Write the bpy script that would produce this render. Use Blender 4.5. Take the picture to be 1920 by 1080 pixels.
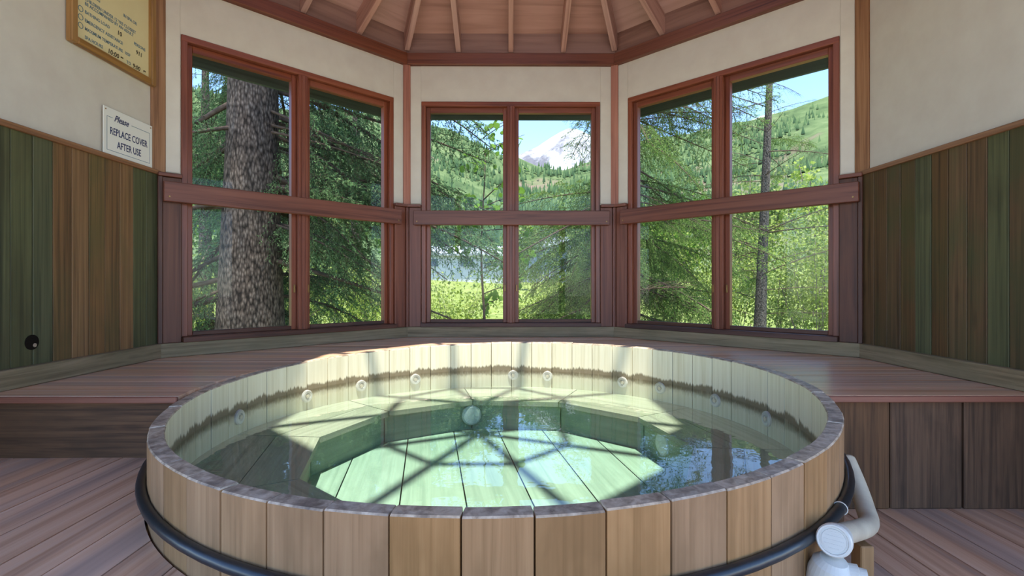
import bpy, bmesh, math, random
import numpy as np
from mathutils import Vector, Matrix, noise as mnoise

random.seed(7)
sc = bpy.context.scene
C = sc.collection
for o in list(bpy.data.objects):
    bpy.data.objects.remove(o, do_unlink=True)

# ------------------------------------------------------------------ camera
FPX = 958.0
YAW = 0.0055
CAM = Vector((-0.0143, -2.231, 0.918))
cam = bpy.data.cameras.new('camera')
cam.lens = 36.0 * FPX / 1920.0
cam.sensor_width = 36.0
cam.shift_y = -6.0 / 1920.0
cam.clip_start = 0.02
cam.clip_end = 6000
camo = bpy.data.objects.new('camera', cam)
camo.location = CAM
camo.rotation_euler = (math.pi / 2, 0, -YAW)
C.objects.link(camo)
sc.camera = camo

# ------------------------------------------------------------------ world, sun, exposure
SKY_STRENGTH = 0.255
SUN_STRENGTH = 4.7
EXPOSURE = 1.52
world = bpy.data.worlds.new('sky')
sc.world = world
world.use_nodes = True
wn = world.node_tree
wn.nodes.clear()
w_out = wn.nodes.new('ShaderNodeOutputWorld')
w_bg = wn.nodes.new('ShaderNodeBackground')
w_sky = wn.nodes.new('ShaderNodeTexSky')
w_sky.sky_type = 'NISHITA'
w_sky.sun_disc = False
w_sky.sun_elevation = math.radians(68)
w_sky.sun_rotation = math.radians(180)
w_sky.altitude = 2200
w_sky.air_density = 0.75
w_sky.dust_density = 0.2
w_tc = wn.nodes.new('ShaderNodeTexCoord')
w_map = wn.nodes.new('ShaderNodeMapping')
w_map.inputs['Scale'].default_value = (1.6, 1.6, 4.5)
w_ns = wn.nodes.new('ShaderNodeTexNoise')
w_ns.inputs['Scale'].default_value = 2.2
w_ns.inputs['Detail'].default_value = 7
w_ns.inputs['Roughness'].default_value = 0.6
w_rp = wn.nodes.new('ShaderNodeValToRGB')
w_rp.color_ramp.elements[0].position = 0.63
w_rp.color_ramp.elements[0].color = (0, 0, 0, 1)
w_rp.color_ramp.elements[1].position = 0.80
w_rp.color_ramp.elements[1].color = (1, 1, 1, 1)
w_mix = wn.nodes.new('ShaderNodeMix')
w_mix.data_type = 'RGBA'
w_mix.inputs['B'].default_value = (2.3, 2.35, 2.42, 1)
wn.links.new(w_tc.outputs['Generated'], w_map.inputs['Vector'])
wn.links.new(w_map.outputs['Vector'], w_ns.inputs['Vector'])
wn.links.new(w_ns.outputs['Fac'], w_rp.inputs['Fac'])
wn.links.new(w_rp.outputs['Color'], w_mix.inputs['Factor'])
w_hsv = wn.nodes.new('ShaderNodeHueSaturation')
w_hsv.inputs['Saturation'].default_value = 1.05
wn.links.new(w_sky.outputs['Color'], w_hsv.inputs['Color'])
wn.links.new(w_hsv.outputs['Color'], w_mix.inputs['A'])
wn.links.new(w_mix.outputs['Result'], w_bg.inputs['Color'])
w_bg.inputs['Strength'].default_value = SKY_STRENGTH
wn.links.new(w_bg.outputs['Background'], w_out.inputs['Surface'])

sun = bpy.data.lights.new('sun', 'SUN')
sun.energy = SUN_STRENGTH
sun.angle = math.radians(0.9)
sun.color = (1.0, 0.965, 0.91)
suno = bpy.data.objects.new('sun', sun)
SUN_DIR = Vector((-0.17, 0.74, -3.45)).normalized()
suno.rotation_euler = SUN_DIR.to_track_quat('-Z', 'Y').to_euler()
suno.location = (1, -4, 15)
C.objects.link(suno)

vs = sc.view_settings
vs.view_transform = 'Standard'
vs.look = 'None'
vs.gamma = 1.0
vs.use_curve_mapping = False
vs.exposure = EXPOSURE
sc.cycles.caustics_reflective = True
sc.cycles.caustics_refractive = False
sc.cycles.blur_glossy = 0.5
sc.cycles.max_bounces = 10
sc.cycles.diffuse_bounces = 6
sc.cycles.transparent_max_bounces = 24
sc.cycles.sample_clamp_indirect = 6.0
sc.cycles.use_denoising = True

# ------------------------------------------------------------------ material helpers
def lin(c):
    out = []
    for v in c[:3]:
        v = v / 255.0
        out.append(v / 12.92 if v <= 0.04045 else ((v + 0.055) / 1.055) ** 2.4)
    return (out[0], out[1], out[2], 1.0)

class NT:
    def __init__(self, name):
        self.m = bpy.data.materials.new(name)
        self.m.use_nodes = True
        self.t = self.m.node_tree
        self.t.nodes.clear()
        self.out = self.n('ShaderNodeOutputMaterial')
    def n(self, typ, **kw):
        nd = self.t.nodes.new(typ)
        for k, v in kw.items():
            if hasattr(nd, k) and k not in nd.inputs:
                setattr(nd, k, v)
            else:
                nd.inputs[k].default_value = v
        return nd
    def l(self, a, b):
        self.t.links.new(a, b)
    def ramp(self, fac, stops):
        r = self.n('ShaderNodeValToRGB')
        e = r.color_ramp.elements
        while len(e) < len(stops):
            e.new(0.5)
        for i, (p, c) in enumerate(stops):
            e[i].position = p
            e[i].color = c if len(c) == 4 else lin(c)
        self.l(fac, r.inputs['Fac'])
        return r.outputs['Color']
    def math(self, op, a, b=None, c=None, clamp=False):
        nd = self.n('ShaderNodeMath', operation=op, use_clamp=clamp)
        for i, v in enumerate((a, b, c)):
            if v is None:
                continue
            if isinstance(v, (int, float)):
                nd.inputs[i].default_value = v
            else:
                self.l(v, nd.inputs[i])
        return nd.outputs[0]
    def mix(self, fac, a, b, blend='MIX'):
        nd = self.n('ShaderNodeMix', data_type='RGBA', blend_type=blend)
        for key, v in (('Factor', fac), ('A', a), ('B', b)):
            if isinstance(v, (int, float)):
                nd.inputs[key].default_value = v
            elif isinstance(v, tuple):
                nd.inputs[key].default_value = v if len(v) == 4 else lin(v)
            else:
                self.l(v, nd.inputs[key])
        return nd.outputs['Result']
    def noise(self, vec, scale, detail=3, rough=0.55, dist=0.0):
        nd = self.n('ShaderNodeTexNoise')
        nd.inputs['Scale'].default_value = scale
        nd.inputs['Detail'].default_value = detail
        nd.inputs['Roughness'].default_value = rough
        nd.inputs['Distortion'].default_value = dist
        self.l(vec, nd.inputs['Vector'])
        return nd.outputs['Fac']
    def mapping(self, vec, scale=(1, 1, 1), loc=(0, 0, 0)):
        nd = self.n('ShaderNodeMapping')
        nd.inputs['Scale'].default_value = scale
        nd.inputs['Location'].default_value = loc
        self.l(vec, nd.inputs['Vector'])
        return nd.outputs['Vector']
    def objvec(self, rand=True):
        tc = self.n('ShaderNodeTexCoord')
        if not rand:
            return tc.outputs['Object'], None
        oi = self.n('ShaderNodeObjectInfo')
        r = oi.outputs['Random']
        cb = self.n('ShaderNodeCombineXYZ')
        self.l(self.math('MULTIPLY', r, 71.3), cb.inputs[0])
        self.l(self.math('MULTIPLY', r, 43.7), cb.inputs[1])
        self.l(self.math('MULTIPLY', r, 19.1), cb.inputs[2])
        ad = self.n('ShaderNodeVectorMath', operation='ADD')
        self.l(tc.outputs['Object'], ad.inputs[0])
        self.l(cb.outputs[0], ad.inputs[1])
        return ad.outputs[0], r
    def bsdf(self, col, rough=0.6, spec=0.4, bump=None, bstr=0.2, bdist=0.002, metal=0.0, coat=0.0):
        p = self.n('ShaderNodeBsdfPrincipled')
        if isinstance(col, tuple):
            p.inputs['Base Color'].default_value = col if len(col) == 4 else lin(col)
        else:
            self.l(col, p.inputs['Base Color'])
        if isinstance(rough, (int, float)):
            p.inputs['Roughness'].default_value = rough
        else:
            self.l(rough, p.inputs['Roughness'])
        p.inputs['Specular IOR Level'].default_value = spec
        p.inputs['Metallic'].default_value = metal
        p.inputs['Coat Weight'].default_value = coat
        if bump is not None:
            b = self.n('ShaderNodeBump')
            b.inputs['Strength'].default_value = bstr
            b.inputs['Distance'].default_value = bdist
            self.l(bump, b.inputs['Height'])
            self.l(b.outputs['Normal'], p.inputs['Normal'])
        self.l(p.outputs['BSDF'], self.out.inputs['Surface'])
        return p

def wood(name, dark, mid, light, grain=38.0, along=1.3, rough=0.55, var=0.3, bump=0.25,
         blotch=None, knots=0.0, spec=0.35, streak=None):
    """Boards whose grain runs along the local X axis."""
    t = NT(name)
    v, r = t.objvec()
    g = t.noise(t.mapping(v, (along, grain, grain)), 1.0, 5, 0.6, 0.6)
    col = t.ramp(g, [(0.28, dark), (0.5, mid), (0.74, light)])
    if streak is not None:
        s = t.noise(t.mapping(v, (0.55, streak[2], streak[2])), 1.0, 2, 0.5, 0.4)
        f = t.ramp(s, [(0.47, (0, 0, 0, 1)), (0.64, (1, 1, 1, 1))])
        col = t.mix(t.math('MULTIPLY', f, streak[1]), col, lin(streak[0]))
    if blotch is not None:
        b = t.noise(t.mapping(v, (1.0, 2.2, 2.2)), blotch[2], 4, 0.6, 0.3)
        f = t.ramp(b, [(0.46, (0, 0, 0, 1)), (0.66, (1, 1, 1, 1))])
        col = t.mix(t.math('MULTIPLY', f, blotch[1]), col, lin(blotch[0]))
    if knots:
        vo = t.n('ShaderNodeTexVoronoi')
        vo.inputs['Scale'].default_value = 1.0
        t.l(t.mapping(v, (2.6, 9.0, 9.0)), vo.inputs['Vector'])
        k = t.ramp(vo.outputs['Distance'], [(0.05, (1, 1, 1, 1)), (0.16, (0, 0, 0, 1))])
        col = t.mix(t.math('MULTIPLY', k, knots), col, lin(dark))
    hsv = t.n('ShaderNodeHueSaturation')
    t.l(col, hsv.inputs['Color'])
    t.l(t.math('MULTIPLY_ADD', r, var, 1.0 - var / 2), hsv.inputs['Value'])
    r2 = t.math('FRACT', t.math('MULTIPLY', r, 7.77))
    t.l(t.math('MULTIPLY_ADD', r2, 0.14, 0.93), hsv.inputs['Saturation'])
    t.bsdf(hsv.outputs['Color'], rough, spec, g, bump, 0.0015)
    return t.m

def plain(name, col, rough=0.6, spec=0.4, nscale=20, namt=0.12, bump=0.05, metal=0.0):
    t = NT(name)
    v, r = t.objvec(False)
    n = t.noise(v, nscale, 4, 0.6)
    c = t.mix(namt, lin(col) if len(col) == 3 else col, t.ramp(n, [(0.3, (0, 0, 0, 1)), (0.7, (1, 1, 1, 1))]), 'OVERLAY')
    t.bsdf(c, rough, spec, n, bump, 0.002, metal)
    return t.m

M = {}
M['white'] = plain('painted_white_panel', (200, 190, 172), 0.7, 0.25, 7, 0.06, 0.03)
M['redwood'] = wood('stained_redwood', (76, 40, 27), (110, 62, 44), (124, 75, 54), 34, 1.0, 0.42, 0.14, 0.15)
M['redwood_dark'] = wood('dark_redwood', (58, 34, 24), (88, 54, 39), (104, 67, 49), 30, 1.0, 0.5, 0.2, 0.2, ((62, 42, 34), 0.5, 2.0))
M['window_wood'] = wood('window_redwood', (86, 44, 29), (122, 66, 46), (138, 82, 59), 40, 1.0, 0.35, 0.14, 0.12)
M['strip_brown'] = wood('weathered_strip', (92, 62, 42), (136, 96, 66), (160, 120, 86), 45, 1.2, 0.6, 0.15, 0.3)
M['strip_red'] = wood('corner_strip', (120, 66, 46), (158, 96, 72), (176, 116, 90), 45, 1.2, 0.55, 0.1, 0.25)
M['base'] = wood('grey_weathered_board', (92, 78, 54), (130, 112, 82), (146, 128, 98), 50, 2.0, 0.75, 0.12, 0.5, ((108, 98, 68), 0.4, 3.0), 0.3)
M['plank_brown'] = wood('wainscot_brown', (78, 56, 34), (120, 88, 56), (142, 106, 68), 60, 1.0, 0.6, 0.3, 0.4, ((74, 74, 42), 0.55, 1.1), 0.35)  # greenish blotches carry some of the same painted light cast
M['plank_green_cast'] = wood('wainscot_green_cast', (54, 54, 34), (84, 84, 54), (100, 96, 64), 60, 1.0, 0.6, 0.22, 0.4, ((58, 52, 32), 0.5, 1.3), 0.3)  # green tint is partly a cast of the light, put into the plank colour
M['plank_dark'] = wood('wainscot_dark', (56, 42, 26), (94, 70, 43), (110, 84, 52), 60, 1.0, 0.55, 0.3, 0.4, ((66, 74, 42), 0.6, 1.2), 0.35)  # brown planks; their green blotches partly paint the light cast too
M['deck'] = wood('deck_board', (168, 120, 90), (216, 168, 134), (228, 186, 156), 22, 0.5, 0.27, 0.12, 0.12, None, 0.0, 0.6, ((166, 146, 134), 0.6, 9.0))
M['nosing'] = wood('nosing_board', (92, 56, 44), (128, 82, 66), (142, 96, 80), 30, 0.8, 0.5, 0.1, 0.2)
M['riser'] = wood('dark_riser_board', (52, 34, 20), (92, 64, 42), (112, 80, 54), 60, 2.0, 0.7, 0.2, 0.5, ((62, 44, 28), 0.5, 2.4), 0.5)
M['ceil'] = wood('ceiling_sheathing', (150, 112, 98), (180, 140, 124), (192, 152, 136), 14, 0.8, 0.6, 0.05, 0.1, ((166, 126, 110), 0.4, 2.0))
M['frieze'] = wood('frieze_board', (112, 80, 68), (140, 104, 90), (152, 114, 100), 14, 0.8, 0.65, 0.05, 0.1)
M['rafter'] = wood('rafter_wood', (140, 100, 86), (176, 134, 118), (192, 152, 134), 30, 1.0, 0.6, 0.1, 0.2)
M['roof'] = plain('roof_shingle', (70, 66, 60), 0.9, 0.2, 30, 0.4, 0.3)
M['fascia'] = wood('eave_fascia', (44, 54, 48), (64, 76, 68), (76, 88, 80), 30, 1.0, 0.7, 0.1, 0.2)
M['stave_out'] = wood('stave_outside', (130, 96, 60), (152, 114, 76), (164, 126, 86), 55, 1.4, 0.55, 0.14, 0.3, ((120, 88, 54), 0.6, 2.6), 0.5)
M['stave_top'] = wood('stave_top', (124, 104, 84), (178, 156, 132), (204, 186, 164), 40, 9.0, 0.5, 0.25, 0.6, ((84, 66, 54), 0.7, 8.0), 0, 0.5)
M['bench'] = wood('underwater_bench', (140, 136, 112), (160, 156, 128), (172, 168, 142), 40, 1.2, 0.7, 0.1, 0.15, ((128, 130, 102), 0.4, 4.0))
M['tubfloor'] = wood('underwater_floor', (134, 140, 116), (152, 156, 130), (164, 168, 142), 30, 1.2, 0.7, 0.12, 0.15, ((128, 136, 112), 0.4, 5.0))
M['hoop'] = plain('black_hoop', (26, 30, 34), 0.32, 0.6, 60, 0.3, 0.1)
M['pvc'] = plain('white_plastic', (204, 200, 190), 0.35, 0.5, 12, 0.1, 0.02)
M['pvc_old'] = plain('aged_plastic', (194, 180, 156), 0.4, 0.45, 9, 0.2, 0.02)
M['wire'] = plain('pale_wire', (210, 204, 190), 0.4, 0.5)
M['brass'] = plain('brass_latch', (150, 116, 70), 0.4, 0.5, 20, 0.2, 0.02, 0.8)
M['sign_frame'] = wood('oak_sign_frame', (112, 78, 42), (150, 110, 64), (168, 130, 82), 60, 1.5, 0.4, 0.08, 0.2)
M['sign_yellow'] = plain('cream_sign_board', (216, 200, 150), 0.5, 0.4, 5, 0.06, 0.01)
M['sign_white'] = plain('white_sign_plate', (226, 222, 208), 0.35, 0.5, 5, 0.04, 0.01)
M['ink_blue'] = plain('navy_lettering', (38, 44, 84), 0.5, 0.3, 30, 0.05, 0)
M['ink_teal'] = plain('faded_blue_lettering', (92, 116, 128), 0.5, 0.3, 30, 0.05, 0)
M['ink_black'] = plain('black_marker', (34, 24, 18), 0.5, 0.3, 30, 0.05, 0)
M['dark'] = plain('dark_cavity', (26, 20, 14), 0.9, 0.1)
M['foam'] = plain('pale_foam', (150, 130, 108), 0.9, 0.1, 60, 0.4, 0.5)
M['ext'] = plain('exterior_siding', (92, 62, 48), 0.8, 0.2)

def stave_inner():
    t = NT('stave_inside')
    v, r = t.objvec()
    tc = t.n('ShaderNodeTexCoord')
    sx = t.n('ShaderNodeSeparateXYZ')
    t.l(tc.outputs['Object'], sx.inputs[0])
    g = t.noise(t.mapping(v, (1.4, 50, 50)), 1.0, 4, 0.6, 0.4)
    col = t.ramp(g, [(0.28, (198, 184, 148)), (0.5, (212, 200, 166)), (0.75, (220, 210, 180))])
    jag = t.noise(t.mapping(v, (3, 95, 95)), 1.0, 3, 0.7)
    low = t.noise(t.mapping(v, (2, 9, 9)), 1.0, 2, 0.5)
    h = t.math('ADD', sx.outputs[0], t.math('MULTIPLY', jag, -0.055))
    h = t.math('ADD', h, t.math('MULTIPLY_ADD', low, -0.06, 0.033))
    st = t.ramp(t.math('MULTIPLY_ADD', h, 10.0, -2.5), [(0.0, (0, 0, 0, 1)), (0.38, (1, 1, 1, 1)), (0.66, (1, 1, 1, 1)), (0.78, (0, 0, 0, 1))])
    col = t.mix(t.math('MULTIPLY', st, 0.85), col, lin((92, 74, 44)))
    t.bsdf(col, 0.6, 0.35, g, 0.2, 0.0015)
    return t.m
M['stave_in'] = stave_inner()

def bark_mat(name, dark, mid, light, scale=1.0):
    t = NT(name)
    v, r = t.objvec(False)
    vo = t.n('ShaderNodeTexVoronoi')
    vo.inputs['Scale'].default_value = 1.0
    t.l(t.mapping(v, (46 * scale, 46 * scale, 17 * scale)), vo.inputs['Vector'])
    n = t.noise(v, 9 * scale, 6, 0.75)
    f = t.math('MULTIPLY_ADD', n, 0.5, t.math('MULTIPLY', vo.outputs['Distance'], 0.6))
    col = t.ramp(f, [(0.25, light), (0.5, mid), (0.75, dark)])
    t.bsdf(col, 0.9, 0.1, t.math('SUBTRACT', 1.0, f), 0.7, 0.015)
    return t.m
M['bark'] = bark_mat('spruce_bark', (36, 30, 26), (82, 70, 62), (124, 110, 100))
M['bark_grey'] = bark_mat('grey_bark', (46, 42, 38), (90, 82, 76), (124, 116, 108), 2.0)
M['twig'] = plain('bare_twig', (84, 70, 60), 0.9, 0.1, 30, 0.3, 0.1)
M['stem'] = plain('shrub_stem', (120, 108, 98), 0.9, 0.1, 30, 0.3, 0.1)

def leaf_mat(name, c1, c2, c3, trans=0.35, k=0.62):
    t = NT(name)
    ge = t.n('ShaderNodeNewGeometry')
    c1, c2, c3 = [tuple([v * k for v in lin(c)[:3]] + [1.0]) for c in (c1, c2, c3)]
    col = t.ramp(ge.outputs['Random Per Island'], [(0.0, c1), (0.5, c2), (1.0, c3)])
    d = t.n('ShaderNodeBsdfDiffuse')
    tr = t.n('ShaderNodeBsdfTranslucent')
    t.l(col, d.inputs['Color'])
    t.l(col, tr.inputs['Color'])
    mx = t.n('ShaderNodeMixShader')
    mx.inputs[0].default_value = trans
    t.l(d.outputs[0], mx.inputs[1])
    t.l(tr.outputs[0], mx.inputs[2])
    t.l(mx.outputs[0], t.out.inputs['Surface'])
    return t.m
M['needle'] = leaf_mat('spruce_needles', (66, 98, 66), (106, 142, 94), (154, 180, 122), 0.42, 0.85)
M['needle_light'] = leaf_mat('light_spruce_needles', (78, 112, 58), (122, 156, 80), (172, 192, 112), 0.42, 0.75)
M['leaf'] = leaf_mat('young_leaves', (92, 136, 50), (128, 172, 70), (160, 196, 92), 0.45)
M['leaf_yellow'] = leaf_mat('yellow_green_leaves', (140, 166, 70), (178, 198, 96), (206, 216, 130), 0.45)
M['leaf_pale'] = leaf_mat('pale_green_leaves', (128, 150, 84), (164, 184, 108), (196, 206, 146), 0.45)

def glass_mat(name, r0, tint, rough=0.0, haze=0.0):
    """thin clear sheet: transparent with a Schlick reflection"""
    t = NT(name)
    ge = t.n('ShaderNodeNewGeometry')
    dp = t.n('ShaderNodeVectorMath', operation='DOT_PRODUCT')
    t.l(ge.outputs['Normal'], dp.inputs[0])
    t.l(ge.outputs['Incoming'], dp.inputs[1])
    c = t.math('SUBTRACT', 1.0, t.math('ABSOLUTE', dp.outputs['Value']))
    f = t.math('MULTIPLY_ADD', t.math('POWER', c, 5.0), 1.0 - r0, r0, True)
    tr = t.n('ShaderNodeBsdfTransparent')
    tr.inputs['Color'].default_value = tint
    base = tr.outputs[0]
    if haze:
        d = t.n('ShaderNodeBsdfDiffuse')
        d.inputs['Color'].default_value = (0.8, 0.8, 0.78, 1)
        m0 = t.n('ShaderNodeMixShader')
        v, _ = t.objvec(False)
        hz = t.ramp(t.noise(v, 3.0, 4), [(0.35, (0.2, 0.2, 0.2, 1)), (0.7, (1, 1, 1, 1))])
        t.l(t.math('MULTIPLY', hz, haze), m0.inputs[0])
        t.l(tr.outputs[0], m0.inputs[1])
        t.l(d.outputs[0], m0.inputs[2])
        base = m0.outputs[0]
    gl = t.n('ShaderNodeBsdfGlossy')
    gl.inputs['Roughness'].default_value = rough
    mx = t.n('ShaderNodeMixShader')
    t.l(f, mx.inputs[0])
    t.l(base, mx.inputs[1])
    t.l(gl.outputs[0], mx.inputs[2])
    t.l(mx.outputs[0], t.out.inputs['Surface'])
    return t, gl
M['glass'] = glass_mat('window_glass', 0.007, (0.97, 0.985, 0.975, 1), 0.0, 0.006)[0].m
wt, wgl = glass_mat('clear_water', 0.11, (1, 1, 1, 1), 0.0)
wv, _ = wt.objvec(False)
wnz = wt.noise(wt.mapping(wv, (1, 1, 1)), 6.0, 3, 0.5)
wb = wt.n('ShaderNodeBump')
wb.inputs['Strength'].default_value = 0.06
wb.inputs['Distance'].default_value = 0.02
wt.l(wnz, wb.inputs['Height'])
wt.l(wb.outputs['Normal'], wgl.inputs['Normal'])
wab = wt.n('ShaderNodeVolumeAbsorption')
wab.inputs['Color'].default_value = (0.30, 0.85, 0.86, 1)
wab.inputs['Density'].default_value = 0.6
wt.l(wab.outputs[0], wt.out.inputs['Volume'])
M['water'] = wt.m

def terrain_mat():
    t = NT('hillside')
    v, _ = t.objvec(False)
    n1 = t.noise(v, 0.05, 6, 0.65)
    n2 = t.noise(v, 0.012, 4, 0.6)
    col = t.ramp(n1, [(0.3, (56, 72, 46)), (0.5, (80, 96, 62)), (0.7, (102, 114, 78))])
    rock = t.ramp(n2, [(0.56, (0, 0, 0, 1)), (0.64, (1, 1, 1, 1))])
    col = t.mix(t.math('MULTIPLY', rock, 0.8), col, lin((118, 98, 90)))
    t.bsdf(col, 0.95, 0.05)
    return t.m
M['hill'] = terrain_mat()
M['bounce_paving'] = plain('bounce_concrete', (186, 180, 168), 0.85, 0.2, 4, 0.2, 0.1)  # kept pale so the unseen ground throws sunlight into the room
def meadow_mat():
    t = NT('meadow_grass')
    v, _ = t.objvec(False)
    n1 = t.noise(v, 1.6, 6, 0.7)
    t.bsdf(t.ramp(n1, [(0.3, (76, 92, 46)), (0.5, (112, 124, 66)), (0.7, (138, 146, 90))]), 0.95, 0.05, n1, 0.6, 0.1)
    return t.m
M['meadow'] = meadow_mat()
def snow_mat():
    t = NT('snowy_rock')
    v, _ = t.objvec(False)
    n1 = t.noise(t.mapping(v, (1, 1, 0.6)), 0.010, 7, 0.68)
    t.bsdf(t.ramp(n1, [(0.40, (100, 98, 104)), (0.48, (140, 138, 140)), (0.54, (178, 178, 182))]), 0.9, 0.1, n1, 0.5, 30.0)
    return t.m
M['snow'] = snow_mat()
M['hill_tree'] = leaf_mat('hill_conifers', (64, 88, 64), (80, 104, 72), (98, 122, 82), 0.1)
M['house_white'] = plain('white_siding', (186, 186, 188), 0.7, 0.2, 3, 0.05, 0)
M['house_grey'] = plain('grey_siding', (136, 142, 152), 0.7, 0.2, 3, 0.05, 0)
M['house_roof'] = plain('pale_metal_roof', (156, 160, 164), 0.5, 0.3, 3, 0.1, 0)
M['house_pane'] = plain('dark_house_window', (70, 84, 98), 0.2, 0.6, 3, 0.05, 0)

# ------------------------------------------------------------------ object helpers
WORLD = {}
def link(o, parent=None, mat=None):
    C.objects.link(o)
    if mat is None:
        mat = Matrix.Identity(4)
    WORLD[o] = mat
    if parent is not None:
        o.parent = parent
        o.matrix_parent_inverse = Matrix.Identity(4)
        o.matrix_basis = WORLD[parent].inverted() @ mat
    else:
        o.matrix_basis = mat
    return o

def tag(o, label=None, cat=None, group=None, kind=None):
    if label: o['label'] = label
    if cat: o['category'] = cat
    if group: o['group'] = group
    if kind: o['kind'] = kind
    return o

def empty(name, loc=(0, 0, 0), parent=None, **kw):
    e = bpy.data.objects.new(name, None)
    e.empty_display_size = 0.1
    link(e, parent, Matrix.Translation(loc))
    return tag(e, **kw)

def obj(name, me, parent=None, mat=None, **kw):
    o = bpy.data.objects.new(name, me)
    link(o, parent, mat)
    return tag(o, **kw)

def frame(x, y, z, loc):
    m = Matrix.Identity(4)
    for i, a in enumerate((x, y, z)):
        for k in range(3):
            m[k][i] = a[k]
    for k in range(3):
        m[k][3] = loc[k]
    return m

BOXES = {}
def box_mesh(dim, mat, bev=0.003):
    key = (tuple(round(d, 4) for d in dim), mat.name, bev)
    if key in BOXES:
        return BOXES[key]
    bm = bmesh.new()
    bmesh.ops.create_cube(bm, size=1.0)
    bmesh.ops.scale(bm, vec=dim, verts=bm.verts)
    b = min(bev, min(dim) * 0.3)
    if b > 0:
        bmesh.ops.bevel(bm, geom=list(bm.edges), offset=b, segments=1, affect='EDGES')
    me = bpy.data.meshes.new('board')
    bm.to_mesh(me)
    bm.free()
    me.materials.append(mat)
    BOXES[key] = me
    return me

def bar(name, parent, p0, p1, w, t, mat, up=(0, 0, 1), bev=0.003, **kw):
    """board from p0 to p1 (its centre line); w along side, t along up"""
    p0, p1 = Vector(p0), Vector(p1)
    x = (p1 - p0).normalized()
    y = Vector(up).cross(x).normalized()
    z = x.cross(y)
    return obj(name, box_mesh(((p1 - p0).length, w, t), M[mat], bev), parent, frame(x, y, z, (p0 + p1) / 2), **kw)

def from_world(name, verts, faces, mats, parent=None, fr=None, smooth=False, fmat=None, **kw):
    """mesh from world-space points, stored in the local frame fr"""
    fr = fr or Matrix.Identity(4)
    inv = fr.inverted()
    me = bpy.data.meshes.new(name)
    me.from_pydata([inv @ Vector(v) for v in verts], [], faces)
    for m in mats:
        me.materials.append(M[m])
    if fmat:
        me.polygons.foreach_set('material_index', fmat)
    if smooth:
        me.polygons.foreach_set('use_smooth', [True] * len(me.polygons))
    me.update()
    return obj(name, me, parent, fr, **kw)

def prism(name, parent, poly, z0, z1, mat, grain=(1, 0, 0), **kw):
    n = len(poly)
    area = sum(poly[i][0] * poly[(i + 1) % n][1] - poly[(i + 1) % n][0] * poly[i][1] for i in range(n))
    if area < 0:
        poly = poly[::-1]
    v = [(x, y, z0) for x, y in poly] + [(x, y, z1) for x, y in poly]
    f = [list(range(n))[::-1], list(range(n, 2 * n))] + [[i, (i + 1) % n, n + (i + 1) % n, n + i] for i in range(n)]
    cx = sum(p[0] for p in poly) / n
    cy = sum(p[1] for p in poly) / n
    g = Vector(grain)
    fr = frame(g, Vector((0, 0, 1)).cross(g), (0, 0, 1), (cx, cy, z0))
    return from_world(name, v, f, [mat], parent, fr, **kw)

def tube_data(pts, radii, sides=8, closed=False, cap=True):
    pts = [Vector(p) for p in pts]
    n = len(pts)
    vs, fs = [], []
    prev = None
    for i, p in enumerate(pts):
        a = pts[(i - 1) % n] if (closed or i > 0) else p
        b = pts[(i + 1) % n] if (closed or i < n - 1) else p
        d = (b - a).normalized()
        if prev is None:
            ref = Vector((0, 0, 1)) if abs(d.z) < 0.9 else Vector((1, 0, 0))
            s = d.cross(ref).normalized()
        else:
            s = (prev - d * prev.dot(d)).normalized()
        prev = s
        q = d.cross(s)
        r = radii[i] if hasattr(radii, '__len__') else radii
        for k in range(sides):
            an = 2 * math.pi * k / sides
            vs.append(p + (s * math.cos(an) + q * math.sin(an)) * r)
    m = n if closed else n - 1
    for i in range(m):
        for k in range(sides):
            a, b = i * sides + k, i * sides + (k + 1) % sides
            c, d = ((i + 1) % n) * sides + (k + 1) % sides, ((i + 1) % n) * sides + k
            fs.append([a, b, c, d])
    if cap and not closed:
        fs.append(list(range(sides))[::-1])
        fs.append([(n - 1) * sides + k for k in range(sides)])
    return vs, fs

def tube(name, parent, pts, radii, mat, sides=8, closed=False, **kw):
    v, f = tube_data(pts, radii, sides, closed)
    return from_world(name, v, f, [mat], parent, None, True, **kw)

def lathe(name, parent, profile, origin, axis, mat, sides=24, **kw):
    """profile: list of (distance along axis, radius)"""
    a = Vector(axis).normalized()
    s = a.cross(Vector((0, 0, 1)) if abs(a.z) < 0.9 else Vector((1, 0, 0))).normalized()
    q = a.cross(s)
    o = Vector(origin)
    vs, fs = [], []
    for d, r in profile:
        for k in range(sides):
            an = 2 * math.pi * k / sides
            vs.append(o + a * d + (s * math.cos(an) + q * math.sin(an)) * r)
    for i in range(len(profile) - 1):
        for k in range(sides):
            fs.append([i * sides + k, i * sides + (k + 1) % sides, (i + 1) * sides + (k + 1) % sides, (i + 1) * sides + k])
    fs.append(list(range(sides))[::-1])
    fs.append([(len(profile) - 1) * sides + k for k in range(sides)])
    return from_world(name, vs, fs, [mat], parent, None, False, **kw)

def np_mesh(name, verts, tris, mat):
    me = bpy.data.meshes.new(name)
    verts = np.asarray(verts, np.float32)
    tris = np.asarray(tris, np.int32)
    me.vertices.add(len(verts))
    me.vertices.foreach_set('co', verts.ravel())
    me.loops.add(tris.size)
    me.loops.foreach_set('vertex_index', tris.ravel())
    me.polygons.add(len(tris))
    me.polygons.foreach_set('loop_start', np.arange(0, tris.size, 3, dtype=np.int32))
    me.update(calc_edges=True)
    me.materials.append(M[mat])
    return me

def at(px, py, Y):
    """a point at depth Y in front of the viewpoint, from the survey of the place"""
    X = (px - 960) / FPX * Y
    c, s = math.cos(YAW), math.sin(YAW)
    return Vector((CAM.x + X * c + Y * s, CAM.y - X * s + Y * c, CAM.z + (534 - py) / FPX * Y))

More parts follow.
